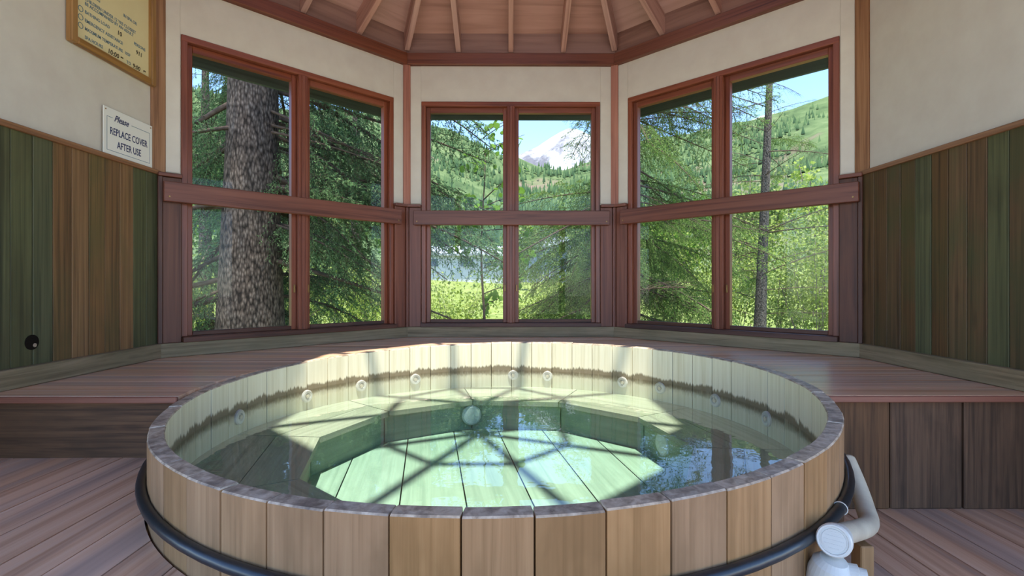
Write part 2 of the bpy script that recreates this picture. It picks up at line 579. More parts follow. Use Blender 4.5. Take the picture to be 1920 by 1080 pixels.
# ------------------------------------------------------------------ the octagonal room
HW = 0.9                      # half a wall
AP = HW * (1 + math.sqrt(2))  # apothem
Z_FLOOR, Z_STEP, Z_DECK = 0.0, 0.218, 0.4724
Z_BASE, Z_SILL, Z_GLASS = 0.559, 0.592, 0.6146
Z_WTOP, Z_PLATE, Z_PTOP, Z_FRIEZE = 2.4926, 2.7996, 2.897, 3.077
Z_CAP, Z_CHAIR = 1.605, 1.6146

def wp(phi, s, n, z):
    """point on the wall that faces phi (degrees): s to the right, n into the room"""
    a = math.radians(phi)
    ox, oy = math.sin(a), math.cos(a)
    return Vector((ox * (AP - n) + oy * s, oy * (AP - n) - ox * s, z))

def wbox(name, parent, phi, s0, s1, n0, n1, z0, z1, mat, grain='s', bev=0.003, **kw):
    a = math.radians(phi)
    out = Vector((math.sin(a), math.cos(a), 0))
    u = Vector((math.cos(a), -math.sin(a), 0))
    up = Vector((0, 0, 1))
    c = wp(phi, (s0 + s1) / 2, (n0 + n1) / 2, (z0 + z1) / 2)
    if grain == 's':
        fr = frame(u, out, up, c)
        dim = (s1 - s0, n1 - n0, z1 - z0)
    else:
        fr = frame(up, u, out, c)
        dim = (z1 - z0, s1 - s0, n1 - n0)
    return obj(name, box_mesh(dim, M[mat], bev), parent, fr, **kw)

def multi_box(name, phi, boxes, mat, **kw):
    """one wall built of butted slabs"""
    vs, fs = [], []
    for (s0, s1, n0, n1, z0, z1) in boxes:
        b = len(vs)
        for z in (z0, z1):
            for (s, n) in ((s0, n0), (s1, n0), (s1, n1), (s0, n1)):
                vs.append(wp(phi, s, n, z))
        for q in ((0, 1, 2, 3), (7, 6, 5, 4), (4, 5, 1, 0), (5, 6, 2, 1), (6, 7, 3, 2), (7, 4, 0, 3)):
            fs.append([b + k for k in q])
    return from_world(name, vs, fs, [mat], **kw)

WIN = 0.768   # half the window opening
SIDE_NAMES = {-45: 'left', 0: 'back', 45: 'right'}
T = 0.12
for phi, side in SIDE_NAMES.items():
    e = HW + 0.02
    w = multi_box('wall_' + side, phi, [(-e, e, -T, 0, Z_WTOP, Z_PTOP), (-e, -WIN, -T, 0, Z_GLASS - .03, Z_WTOP),
                                        (WIN, e, -T, 0, Z_GLASS - .03, Z_WTOP), (-e, e, -T, 0, -0.6, Z_GLASS - .03)], 'white',
                  label={'left': 'cream painted wall above the spruce-side window', 'back': 'cream painted wall above the middle window',
                         'right': 'cream painted wall above the window beside the bare conifer'}[side], kind='structure')
    # thin joint lids on either side of the window
    for s in (-1, 1):
        a_, b_ = sorted((s * (WIN + .004), s * (HW - .034)))
        wbox('joint_cover', w, phi, a_, b_, 0, .006, Z_CAP + .012, Z_PLATE - .002, 'white', 'z', 0.002)

for phi, side in ((-90, 'outer_left'), (90, 'outer_right')):
    w = multi_box('wall_' + side, phi, [(-HW, HW + .05, -T, 0, -0.6, Z_PTOP)], 'white',
                  label='plain cream side wall above plank wainscot, ' + ('with the two signs' if phi < 0 else 'no signs on it'), kind='structure')
    sgn = 1 if phi < 0 else -1
    k = 0
    # wainscot: every plank its own board, counted from the window corner
    pw = 0.1025
    seq = ['plank_green_cast', 'plank_green_cast', 'plank_brown', 'plank_brown', 'plank_brown', 'plank_brown', 'plank_brown', 'plank_green_cast', 'plank_green_cast', 'plank_green_cast', 'plank_green_cast'] if phi < 0 \
        else ['plank_dark', 'plank_dark', 'plank_dark', 'plank_dark', 'plank_green_cast', 'plank_dark', 'plank_dark', 'plank_dark', 'plank_green_cast', 'plank_dark']  # green entries place the painted light cast on chosen planks
    s = HW - 0.005
    while s > -HW + 0.05:
        lo, hi = s - pw + 0.0042, s
        a_, b_ = sorted((sgn * lo, sgn * hi))
        dz = random.uniform(0, 0.003)
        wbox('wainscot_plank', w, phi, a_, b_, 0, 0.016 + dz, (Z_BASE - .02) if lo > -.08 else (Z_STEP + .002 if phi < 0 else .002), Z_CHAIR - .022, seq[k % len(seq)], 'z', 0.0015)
        s -= pw
        k += 1
    a_, b_ = sorted((sgn * (-HW), sgn * (HW - .0)))
    wbox('backing', w, phi, a_, b_, 0, .003, 0.0, Z_CHAIR - .024, 'dark', 's', 0)
    wbox('chair_rail', w, phi, a_, b_, 0, 0.034, Z_CHAIR - .026, Z_CHAIR, 'strip_brown')
    wbox('plate_beam', w, phi, a_, b_, -.02, 0.045, Z_PLATE, Z_PTOP, 'redwood')
    wbox('frieze_board', w, phi, a_, b_, -T, 0.006, Z_PTOP, Z_FRIEZE + .005, 'frieze')

# baseboards
bnames = {-90: 'outer_left', -45: 'left', 0: 'back', 45: 'right', 90: 'outer_right'}
for phi, nm in bnames.items():
    if abs(phi) == 90:
        sgn = 1 if phi < 0 else -1
        a_, b_ = sorted((sgn * (-0.22), sgn * (HW - .012)))
    else:
        a_, b_ = -HW + .012, HW - .012
    wbox('baseboard_' + nm, None, phi, a_, b_, 0.0, 0.052 if abs(phi) == 90 else .056, Z_DECK + .001, Z_BASE, 'base',
         label='grey weathered baseboard ' + {-90: 'under the planks painted with a green light cast by the round hole', -45: 'under the window showing the big trunk',
               0: 'under the middle window', 45: 'under the window showing the bare conifer', 90: 'under the dark wainscot without signs'}[phi], kind='structure')

# windows with casing, sashes, panes
wlabels = {-45: 'red wooden double window looking onto the thick spruce trunk', 0: 'red wooden double window in the middle with the snowy peak',
           45: 'red wooden double window looking onto the bare thin conifer'}
for i, phi in enumerate((-45, 0, 45)):
    W = empty('window_%d' % (i + 1), wp(phi, 0, 0, Z_SILL), label=wlabels[phi], kind='structure')
    ow = WIN
    for s in (-1, 1):
        a_, b_ = sorted((s * ow, s * (ow - .036)))
        wbox('jamb', W, phi, a_, b_, -T, .012, Z_SILL, Z_WTOP, 'window_wood', 'z')
    wbox('head', W, phi, -ow, ow, -T, .014, Z_WTOP - .04, Z_WTOP, 'window_wood')
    wbox('sill', W, phi, -ow, ow, -T - .03, .062, Z_BASE, Z_SILL, 'redwood_dark')
    wbox('mullion', W, phi, -.034, .034, -T, .02, Z_SILL, Z_WTOP - .04, 'window_wood', 'z')
    wbox('mullion_bead', W, phi, -.012, .012, .02, .028, Z_SILL, Z_WTOP - .04, 'window_wood', 'z')
    for s in (-1, 1):
        x0, x1 = sorted((s * .034, s * (ow - .036)))
        sash = empty('sash', wp(phi, (x0 + x1) / 2, -.05, Z_SILL), W)
        zt = Z_WTOP - .04
        wbox('stile', sash, phi, x0, x0 + .034, -.075, -.025, Z_SILL, zt, 'window_wood', 'z')
        wbox('stile', sash, phi, x1 - .034, x1, -.075, -.025, Z_SILL, zt, 'window_wood', 'z')
        wbox('top_rail', sash, phi, x0 + .034, x1 - .034, -.075, -.025, zt - .045, zt, 'window_wood')
        wbox('bottom_rail', sash, phi, x0 + .034, x1 - .034, -.075, -.025, Z_SILL, Z_GLASS + .004, 'redwood_dark')
        wbox('pane', sash, phi, x0 + .03, x1 - .03, -.054, -.049, Z_GLASS, zt - .04, 'glass', 's', 0)
        for zz in (0.86,):
            wbox('latch', sash, phi, (x0 + .01 if s > 0 else x1 - .022), (x0 + .022 if s > 0 else x1 - .01), -.025, -.012, zz, zz + .06, 'brass', 'z', .003)

# corner posts: boards below the cap, thin strips above
plab = {(-45, 0): 'between the spruce-side window and the middle window', (0, 45): 'between the middle window and the window on the sign-free side',
        (-90, -45): 'at the corner beside the white sign', (45, 90): 'at the corner of the dark wainscot without signs'}
for n_, ((pa, pb), txt) in enumerate(plab.items()):
    tr = empty('trim_%d' % (n_ + 1), wp(pb, -HW, 0, Z_DECK), label='red-brown boxed corner post ' + txt, kind='structure')
    for phi, s in ((pa, 1), (pb, -1)):
        if abs(phi) == 90:
            continue
        a_, b_ = sorted((s * (WIN + .002), s * (HW - .03)))
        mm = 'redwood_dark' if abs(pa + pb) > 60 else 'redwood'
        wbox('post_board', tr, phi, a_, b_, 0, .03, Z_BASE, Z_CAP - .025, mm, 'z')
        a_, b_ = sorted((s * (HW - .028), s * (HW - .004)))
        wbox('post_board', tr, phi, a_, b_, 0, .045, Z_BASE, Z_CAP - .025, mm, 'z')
        a_, b_ = sorted((s * (WIN + .001), s * (HW - .004)))
        wbox('cap', tr, phi, a_, b_, 0, .052, Z_CAP - .024, Z_CAP, 'redwood')
    # corner strip above the cap, turned to the room centre
    inner = abs(pa + pb) < 60
    mid = (pa + pb) / 2
    rc = HW * math.sqrt(4 + 2 * math.sqrt(2))
    d = Vector((math.sin(math.radians(mid)), math.cos(math.radians(mid)), 0))
    c = d * (rc - .016)
    bar('corner_strip', tr, (c.x, c.y, Z_CAP), (c.x, c.y, Z_PLATE + .004), .062 if inner else .085, .03, 'strip_red' if inner else 'strip_brown', up=d)

# horizontal guard rails across the windows
rl = {-45: 'red guard rail board across the window with the thick trunk', 0: 'red guard rail board across the middle window',
      45: 'red guard rail board across the window with the bare conifer'}
for phi in (-45, 0, 45):
    ext = {-45: (-.875, .80), 0: (-.825, .84), 45: (-.80, .885)}[phi]
    z0 = 1.424
    r_ = wbox('guard_rail', None, phi, ext[0], ext[1], .047, .085, z0, z0 + .123, 'redwood', 's', .004,
              label=rl[phi], cat='rail', group='guard rails across the windows')
    for s in (ext[0] + .03, ext[1] - .03):
        lathe('screw', r_, [(0, .006), (.003, .005)], wp(phi, s, .085, z0 + .03), wp(phi, 0, 1, 0) - wp(phi, 0, 0, 0), 'brass', 10)

# plate beams, frieze on the window walls
for phi in (-45, 0, 45, 135, 180, 225):  # unseen front sides are left open to let fill light in
    tn = {-45: 5, 0: 6, 45: 7, 135: 8, 180: 9, 225: 10}[phi]
    P = empty('trim_%d' % tn, wp(phi, 0, 0, Z_PLATE), kind='structure',
              label={-45: 'red plate beam over the spruce-side window', 0: 'red plate beam over the middle window', 45: 'red plate beam over the bare-conifer window'}.get(phi, 'red plate beam over an unseen side left open for daylight'))
    wbox('plate_beam', P, phi, -HW + .016, HW - .016, -.02, .045, Z_PLATE, Z_PTOP, 'redwood', 's', .004)
    wbox('frieze_board', P, phi, -HW, HW, -T, .006, Z_PTOP, Z_FRIEZE + .005, 'frieze')
for k, ang in enumerate((157.5, 202.5)):
    rc = HW * math.sqrt(4 + 2 * math.sqrt(2))
    x, y = math.sin(math.radians(ang)) * rc, math.cos(math.radians(ang)) * rc
    bar('trim_%d' % (11 + k), None, (x, y, Z_FLOOR - .02), (x, y, Z_PLATE), .1, .1, 'redwood', up=(0, 1, 0),
        label='unseen square redwood post at the side left open for daylight', kind='structure', group='entrance posts')

# ceiling: sheathing, rafters, skylight
PITCH = 0.5
OPEN = 1.05
ceil = empty('ceiling', (0, 0, Z_FRIEZE), label='dusty rose octagonal plank ceiling with radiating rafters and skylight', kind='structure')
def roof_z(r):
    return Z_FRIEZE + PITCH * (AP - r)
tan8 = math.tan(math.radians(22.5))
OVER = AP + 0.62
for k in range(8):
    phi = k * 45
    a = math.radians(phi)
    o_ = Vector((math.sin(a), math.cos(a), 0))
    u_ = Vector((math.cos(a), -math.sin(a), 0))
    def pt(r, s, dz):
        return o_ * r + u_ * (s * r * tan8) + Vector((0, 0, roof_z(r) + dz))
    up_ = (o_ * -1 + Vector((0, 0, PITCH))).normalized()
    nz = u_.cross(up_)
    for nm, mt, r0, r1, d0, d1 in (('sheathing_panel', 'ceil', OPEN, OVER, 0, .025), ('roof_panel', 'roof', OPEN - .01, OVER + .03, .03, .07)):
        v = [pt(r1, -1, d0), pt(r1, 1, d0), pt(r0, 1, d0), pt(r0, -1, d0), pt(r1, -1, d1), pt(r1, 1, d1), pt(r0, 1, d1), pt(r0, -1, d1)]
        f = [(0, 1, 2, 3), (7, 6, 5, 4), (4, 5, 1, 0), (5, 6, 2, 1), (6, 7, 3, 2), (7, 4, 0, 3)]
        from_world(nm, v, f, [mt], ceil, frame(u_, up_, nz, o_ * 1.5 + Vector((0, 0, 3.2))))
    # jack rafters
    RD = 0.165
    for j in (-1, 0, 1):
        s = j * 0.45
        r1 = AP + .02
        r0 = OPEN if j == 0 else max(OPEN, abs(s) / tan8 + 0.03)
        p1 = o_ * r1 + u_ * s + Vector((0, 0, roof_z(r1) - RD / 2 - .004))
        p0 = o_ * r0 + u_ * s + Vector((0, 0, roof_z(r0) - RD / 2 - .004))
        bar('rafter', ceil, p1, p0, .042, RD - .01, 'rafter')
    # hip rafter
    ah = math.radians(phi + 22.5)
    h_ = Vector((math.sin(ah), math.cos(ah), 0))
    c8 = 1 / math.cos(math.radians(22.5))
    p1 = h_ * ((AP + .0) * c8) + Vector((0, 0, roof_z(AP + .0) - RD / 2 - .004))
    p0 = h_ * (OPEN * c8) + Vector((0, 0, roof_z(OPEN) - RD / 2 - .004))
    bar('hip_rafter', ceil, p1, p0, .045, RD - .01, 'rafter')
    # eave fascia and soffit
    v0 = o_ * OVER - u_ * (OVER * tan8) + Vector((0, 0, roof_z(OVER) - .08))
    v1 = o_ * OVER + u_ * (OVER * tan8) + Vector((0, 0, roof_z(OVER) - .08))
    bar('fascia', ceil, v0 + Vector((0, 0, -.025)), v1 + Vector((0, 0, -.025)), .03, .25, 'fascia')
    # skylight curb
    v0 = o_ * OPEN - u_ * (OPEN * tan8) + Vector((0, 0, roof_z(OPEN)))
    v1 = o_ * OPEN + u_ * (OPEN * tan8) + Vector((0, 0, roof_z(OPEN)))
    bar('skylight_curb', ceil, v0, v1, .04, .24, 'rafter')
sky_w = empty('window_4', (0, 0, roof_z(OPEN)), label='octagonal pyramid skylight at the roof apex', kind='structure')
ZS = roof_z(OPEN) + .12
apex = Vector((0, 0, ZS + .28))
for k in range(8):
    a = math.radians(k * 45 + 22.5)
    c8 = OPEN / math.cos(math.radians(22.5))
    p = Vector((math.sin(a) * c8, math.cos(a) * c8, ZS))
    a2 = math.radians(k * 45 - 22.5)
    q = Vector((math.sin(a2) * c8, math.cos(a2) * c8, ZS))
    bar('skylight_bar', sky_w, p, apex + Vector((0, 0, -.02)), .055, .05, 'rafter')
    m0, m1 = p.lerp(apex, .52), q.lerp(apex, .52)
    bar('skylight_ring', sky_w, m0, m1, .05, .05, 'rafter')
    up3 = (p - q).cross(apex - q).normalized() * .006
    if up3.z < 0:
        up3 = -up3
    v = [p + up3 * 5, q + up3 * 5, apex + up3 * 5, p + up3 * 6, q + up3 * 6, apex + up3 * 6]
    from_world('pane', v, [(0, 1, 2), (5, 4, 3), (0, 3, 4, 1), (1, 4, 5, 2), (2, 5, 3, 0)], ['glass'], sky_w)

# ------------------------------------------------------------------ tub geometry
TC = Vector((-0.053, 0.087, 0))
R_OUT, R_IN = 1.307, 1.261
Z_WATER = 0.32
def rim_z(x, y):
    return 0.4392 + 0.0175 * (x - CAM.x) + 0.0205 * (y - CAM.y)

def circ_x(y, r):
    d = r * r - (y - TC.y) ** 2
    return math.sqrt(d) if d > 0 else None

# raised deck: boards along X, cut round the tub and along the walls
deck = empty('raised_deck', (0, 1.6, 0), label='raised rosy brown plank deck around the back of the tub under the windows', cat='deck')
def wall_x(y):
    return AP if y < HW else max(0.0, AP - (y - HW))
RG = R_OUT + 0.006
y = -0.18
rowh = 0.1535
while y < AP - .01:
    y0, y1 = y + .003, min(y + rowh - .003, AP - .005)
    ys = np.linspace(y0, y1, 7)
    zt = Z_DECK + random.uniform(-.001, .0005)
    if circ_x(y0, RG) is None and circ_x(y1, RG) is None:
        poly = [(-wall_x(y0), y0), (wall_x(y0), y0), (wall_x(y1), y1), (-wall_x(y1), y1)]
        prism('deck_board', deck, poly, Z_DECK - .026, zt, 'deck')
    else:
        for s in (-1, 1):
            arc = []
            for yy in ys:
                cx = circ_x(yy, RG)
                if cx is None:
                    cx = 0.0
                arc.append((TC.x + s * cx, float(yy)))
            if arc[-1][0] == TC.x:
                arc[-1] = (TC.x - s * .0005, arc[-1][1])
            poly = [(s * wall_x(y0), y0)] + arc + [(s * wall_x(y1), y1)]
            if y0 < HW < y1:
                poly.append((s * AP, HW))
            prism('deck_board', deck, poly, Z_DECK - .026, zt, 'deck')
    y += rowh
# nosing along the front edge, risers under it
for a_, b_ in ((-AP + .003, TC.x - circ_x(-.19, RG)), (TC.x + circ_x(-.19, RG), AP - .003)):
    bar('nosing', deck, (a_, -.188, Z_DECK - .0135), (b_, -.188, Z_DECK - .0135), .014, .025, 'nosing')
# risers
cx = circ_x(-.15, RG)
prism('riser_board', deck, [(-AP, -.155), (TC.x - cx, -.155), (TC.x - circ_x(-.12, RG), -.12), (-AP, -.12)], Z_STEP - .02, Z_DECK - .027, 'riser')
x = TC.x + circ_x(-.15, RG)
xs = [x, 1.545, 1.845, 2.173]
for a_, b_ in zip(xs[:-1], xs[1:]):
    z0_, z1_ = 0.0, Z_DECK - .027
    c_ = Vector(((a_ + b_) / 2, -.135, (z0_ + z1_) / 2))
    obj('riser_board', box_mesh((z1_ - z0_, b_ - a_ - .006, .03), M['riser'], .004), deck,
        frame(Vector((0, 0, 1)), Vector((1, 0, 0)), Vector((0, 1, 0)), c_ + Vector((0, random.uniform(-.003, .003), 0))))

# lower floor on the right and entrance, stepped platform on the left
floor = empty('floor', (0, -1.5, 0), label='rosy brown plank floor beside the pipe fitting', kind='structure')
step = empty('step_platform', (-1.6, -1.5, 0), label='wide low platform of pinkish grey-streaked planks left of the tub', cat='platform')
bw = 0.146
def y_boards_cut(parent, x0, x1, ztop, yfront, yback):
    """boards left or right of the tub where the tub bites into their side"""
    n = int(round((x1 - x0) / bw)) + 1
    for i in range(n):
        a_ = x0 + i * bw
        b_ = min(a_ + bw - .005, x1)
        if b_ - a_ < .02:
            continue
        def span(xx):
            d = RG ** 2 - (xx - TC.x) ** 2
            if d <= 0:
                return None
            return (TC.y - math.sqrt(d), TC.y + math.sqrt(d))
        xs_ = np.linspace(a_, b_, 6)
        cuts = [span(float(v)) for v in xs_]
        if all(c is None or c[0] > yback for c in cuts):
            poly = [(a_, yfront), (b_, yfront), (b_, yback), (a_, yback)]
        elif all(c is not None for c in cuts):
            poly = [(a_, yfront), (b_, yfront)] + [(float(v), min(yback, c[0])) for v, c in list(zip(xs_, cuts))[::-1]]
        else:
            # partly past the tub's side: follow the circle in y
            left = cuts[0] is None
            yy0 = TC.y - math.sqrt(max(0, RG ** 2 - ((b_ if left else a_) - TC.x) ** 2))
            ys_ = np.linspace(yy0, min(yback, TC.y), 10)
            arc = [(TC.x + (-1 if left else 1) * math.sqrt(max(0, RG ** 2 - (v - TC.y) ** 2)), float(v)) for v in ys_]
            if left:
                poly = [(a_, yfront), (b_, yfront)] + arc + [(a_, yback)]
            else:
                poly = [(b_, yfront), (b_, yback)] + arc[::-1] + [(a_, yfront)]
        prism('floor_board', parent, poly, ztop - .026, ztop + random.uniform(-.001, .001), 'deck', (0, 1, 0))
y_boards_cut(step, -2.16, -0.42, Z_STEP, -3.1, -.125)
prism('step_fascia', step, [(-.45, -3.1), (-.425, -3.1), (-.425, -1.18), (-.45, -1.18)], .0, Z_STEP - .027, 'riser', (0, 1, 0))
y_boards_cut(floor, -0.405, 2.17, Z_FLOOR, -3.1, -.125)
from_world('sub_floor', [(-2.3, -3.2, -.5), (2.3, -3.2, -.5), (2.3, 2.3, -.5), (-2.3, 2.3, -.5), (-2.3, -3.2, -.035), (2.3, -3.2, -.035), (2.3, 2.3, -.035), (-2.3, 2.3, -.035)],
           [(3, 2, 1, 0), (4, 5, 6, 7), (0, 1, 5, 4), (1, 2, 6, 5), (2, 3, 7, 6), (3, 0, 4, 7)], ['dark'], floor)

# ------------------------------------------------------------------ hot tub
tub = empty('hot_tub', (TC.x, TC.y, 0), label='large round wooden stave hot tub with a black hoop', cat='hot tub')
NST = 56
STEP = 2 * math.pi / NST
PH = math.radians(-2.5)
for i in range(NST):
    t0 = PH + i * STEP
    tm = t0 + STEP / 2
    rj = random.uniform(-.0015, .0015)
    zj = random.uniform(-.0025, .0025)
    def cp(th, r, z):
        # angle measured from the front (towards the entrance), positive to the right
        return Vector((TC.x + math.sin(th) * r, TC.y - math.cos(th) * r, z))
    g = 0.0022
    prof = []
    ro, ri, rm = R_OUT + rj, R_IN + rj, (R_OUT + R_IN) / 2
    go, gi = g / ro, g / ri
    for th in (t0 + go, tm, t0 + STEP - go):
        prof.append((th, ro))
    prof.append((t0 + STEP, rm))
    for th in (t0 + STEP - gi, tm, t0 + gi):
        prof.append((th, ri))
    prof.append((t0, rm))
    n = len(prof)
    ch = 0.004
    vs = [cp(th, r, -.02) for th, r in prof]
    for th, r in prof:
        p = cp(th, r, 0)
        vs.append(cp(th, r, rim_z(p.x, p.y) + zj - ch))
    for th, r in prof:
        p = cp(th, r, 0)
        r2 = rm + (r - rm) * 0.86
        th2 = tm + (th - tm) * 0.985
        vs.append(cp(th2, r2, rim_z(p.x, p.y) + zj))
    fs, fm = [], []
    for lvl in (0, 1):
        for k in range(n):
            a_, b_ = lvl * n + k, lvl * n + (k + 1) % n
            fs.append([a_, b_, b_ + n, a_ + n])
            if lvl == 1:
                fm.append(2)
            else:
                fm.append(0 if k in (0, 1, 2, 7) else 1)
    fs.append([2 * n + k for k in range(n)])
    fm.append(2)
    fs.append(list(range(n))[::-1])
    fm.append(0)
    outv = Vector((math.sin(tm), -math.cos(tm), 0))
    upv = Vector((0, 0, 1))
    fr = frame(upv, outv.cross(upv) * -1, outv, cp(tm, R_OUT, 0))
    # right-handed: up x y = out
    yv = outv.cross(upv)
    fr = frame(upv, yv, upv.cross(yv), cp(tm, R_OUT, 0))
    from_world('stave', vs, fs, ['stave_out', 'stave_in', 'stave_top'], tub, fr, False, fm)

# tub floor boards and bench
Z_TF, Z_BN, R_BN = -0.035, 0.205, 0.83
Z_TF = 0.02
fw = 0.27
rot = math.radians(9)
cr, sr = math.cos(rot), math.sin(rot)
xx = -1.25
while xx < 1.25:
    a_, b_ = xx + .003, min(xx + fw - .003, 1.255)
    pl = []
    for v in np.linspace(a_, b_, 5):
        d = 1.262 ** 2 - v * v
        pl.append((float(v), math.sqrt(max(d, 0.0001))))
    poly = pl + [(p[0], -p[1]) for p in pl[::-1]]
    poly = [(TC.x + p[0] * cr - p[1] * sr, TC.y + p[0] * sr + p[1] * cr) for p in poly]
    prism('floor_board', tub, poly, Z_TF - .03, Z_TF, 'tubfloor', (-sr, cr, 0))
    xx += fw
NB = 10
for i in range(NB):
    t0 = i * 2 * math.pi / NB + .22
    t1 = t0 + 2 * math.pi / NB
    def cp2(th, r):
        return (TC.x + math.sin(th) * r, TC.y - math.cos(th) * r)
    g2 = .003
    rb = R_BN / math.cos(math.pi / NB) * 0.975
    tmid = (t0 + t1) / 2
    gv = Vector((math.cos(tmid), math.sin(tmid), 0))
    # two boards per seat and an upright face board
    rmid = 1.04
    for r0_, r1_ in ((rb, rmid / math.cos(math.pi / NB) * .975 - .004), (rmid / math.cos(math.pi / NB) * .975, None)):
        inner = [cp2(t0 + g2 / rb, r0_), cp2(t1 - g2 / rb, r0_)]
        if r1_ is None:
            outer = [cp2(th, 1.262) for th in np.linspace(t1 - .003, t0 + .003, 6)]
        else:
            outer = [cp2(t1 - g2 / r1_, r1_), cp2(t0 + g2 / r1_, r1_)]
        prism('bench_board', tub, inner + outer, Z_BN - .028, Z_BN, 'bench', gv)
    q0, q1 = cp2(t0 + .004, rb + .045), cp2(t1 - .004, rb + .045)
    q2, q3 = cp2(t1 - .004, rb + .07), cp2(t0 + .004, rb + .07)
    prism('bench_face', tub, [q0, q1, q2, q3], Z_TF, Z_BN - .029, 'tubfloor', gv)

# jets on the inner wall, a drain cover on the bench face
for px_th in (180 - 3, 180 - 14, 180 + 28, 180 + 45, 180 + 62, 180 - 38, 180 - 50, 180 - 68, 180 - 86, 180 + 84):
    th = math.radians(px_th)
    o_ = Vector((TC.x + math.sin(th) * (R_IN + .002), TC.y - math.cos(th) * (R_IN + .002), Z_WATER - .035))
    ax = Vector((-math.sin(th), math.cos(th), 0))
    j = lathe('jet_fitting', tub, [(0, .036), (.010, .036), (.014, .030), (.014, .019), (.006, .016)], o_, ax, 'pvc', 20)
    lathe('jet_nozzle', j, [(.004, .011), (.016, .010)], o_, ax, 'pvc_old', 14)
for thd, rr in ((180 + 13, 0.868), (180 - 72, .868)):
    th = math.radians(thd)
    o_ = Vector((TC.x + math.sin(th) * rr, TC.y - math.cos(th) * rr, (Z_TF + Z_BN) / 2))
    lathe('drain_cover', tub, [(0, .062), (.012, .060), (.020, .05), (.022, .02)], o_, (-math.sin(th), math.cos(th), 0), 'pvc', 24)

# hoop
hp = []
for k in range(96):
    th = 2 * math.pi * k / 96
    x_, y_ = TC.x + math.sin(th) * (R_OUT + .013), TC.y - math.cos(th) * (R_OUT + .013)
    drop = 0.165 + 0.022 * math.sin(th)
    hp.append((x_, y_, rim_z(x_, y_) - drop))
hoop = tube('hoop', tub, hp, .0155, 'hoop', 12, True, label='black rubber-covered hoop')
# clip wire round the hoop
th = math.radians(46)
x_, y_ = TC.x + math.sin(th) * (R_OUT + .013), TC.y - math.cos(th) * (R_OUT + .013)
cz = rim_z(x_, y_) - (0.165 + .022 * math.sin(th))
tg = Vector((math.cos(th), math.sin(th), 0))
rd = Vector((math.sin(th), -math.cos(th), 0))
lp = [Vector((x_, y_, cz)) + (rd * math.cos(a) + Vector((0, 0, 1)) * math.sin(a)) * .0175 for a in np.linspace(0, 2 * math.pi, 16, endpoint=False)]
tube('tie_wire', hoop, lp, .0016, 'wire', 6, True)

# water
vs, fs = [], []
NW = 96
for z in (Z_WATER, Z_TF - .02):
    for k in range(NW):
        a = 2 * math.pi * k / NW
        vs.append((TC.x + math.sin(a) * (R_IN + .012), TC.y - math.cos(a) * (R_IN + .012), z))
fs.append(list(range(NW)))
fs.append(list(range(NW, 2 * NW))[::-1])
for k in range(NW):
    fs.append([k, NW + k, NW + (k + 1) % NW, (k + 1) % NW])
from_world('water', vs, fs, ['water'], None, None, label='clear greenish water filling the wooden hot tub', cat='water', kind='stuff')

# ------------------------------------------------------------------ plastic plumbing by the tub
pipe = empty('pool_pipe', at(1600, 1060, 1.4), label='white plastic pipe with round cap and valve beside the tub', cat='pipe')
def smooth_path(pts, n=8):
    pts = [Vector(p) for p in pts]
    out = []
    for i in range(len(pts) - 1):
        p0 = pts[max(i - 1, 0)]
        p1, p2 = pts[i], pts[i + 1]
        p3 = pts[min(i + 2, len(pts) - 1)]
        for k in range(n):
            t = k / n
            out.append(0.5 * ((2 * p1) + (p2 - p0) * t + (2 * p0 - 5 * p1 + 4 * p2 - p3) * t * t + (3 * p1 - p0 - 3 * p2 + p3) * t ** 3))
    out.append(pts[-1])
    return out
Fc = at(1563, 1014, 1.215)
ca = Vector((-.60, -.75, .27)).normalized()
o_ = Fc - ca * .106
path = smooth_path([at(1588, 862, 1.80), at(1606, 905, 1.72), at(1622, 952, 1.62), at(1627, 985, 1.52), o_ - ca * .05, o_ + ca * .02])
tube('bent_pipe', pipe, path, .027, 'pvc_old', 18)
lathe('collar', pipe, [(0, .031), (.05, .033), (.052, .035), (.075, .035)], o_, ca, 'pvc', 28)
cap = lathe('cap', pipe, [(.06, .033), (.078, .038), (.10, .038), (.106, .035), (.106, .031), (.103, .030), (.103, .026), (.106, .0255), (.106, .002)], o_, ca, 'pvc', 32)
for k_ in range(5):
    w_ = math.sqrt(max(0, .021 ** 2 - (.009 * (k_ - 2)) ** 2))
    sd = ca.cross(Vector((0, 0, 1))).normalized()
    up_c = sd.cross(ca)
    c_ = Fc + up_c * (.009 * (k_ - 2))
    bar('grip_rib', cap, c_ - sd * w_, c_ + sd * w_, .003, .002, 'pvc', up=ca, bev=0)
v0 = at(1556, 1066, 1.24)
lathe('valve_body', pipe, [(-.05, .03), (-.045, .045), (.0, .048), (.026, .043), (.040, .030), (.043, .01)], v0 + Vector((0, 0, -.012)), (0.1, -.2, .95), 'pvc', 28)
lathe('valve_outlet', pipe, [(0, .03), (.058, .03), (.06, .024), (.076, .022)], v0 + Vector((0, 0, -.012)), (0.8, -.4, .05), 'pvc', 22)
lathe('lower_pipe', pipe, [(0, .029), (.25, .029)], v0 + Vector((0, 0, -.03)), (0.1, .1, -1), 'pvc_old', 18)
pp = at(1617, 1060, 1.50)
bar('pipe_post', None, (pp.x, pp.y, -.01), (pp.x, pp.y, .16), .04, .045, 'stave_out', up=(0, 1, 0), label='short tan wooden block under the white bent pipe', cat='post')

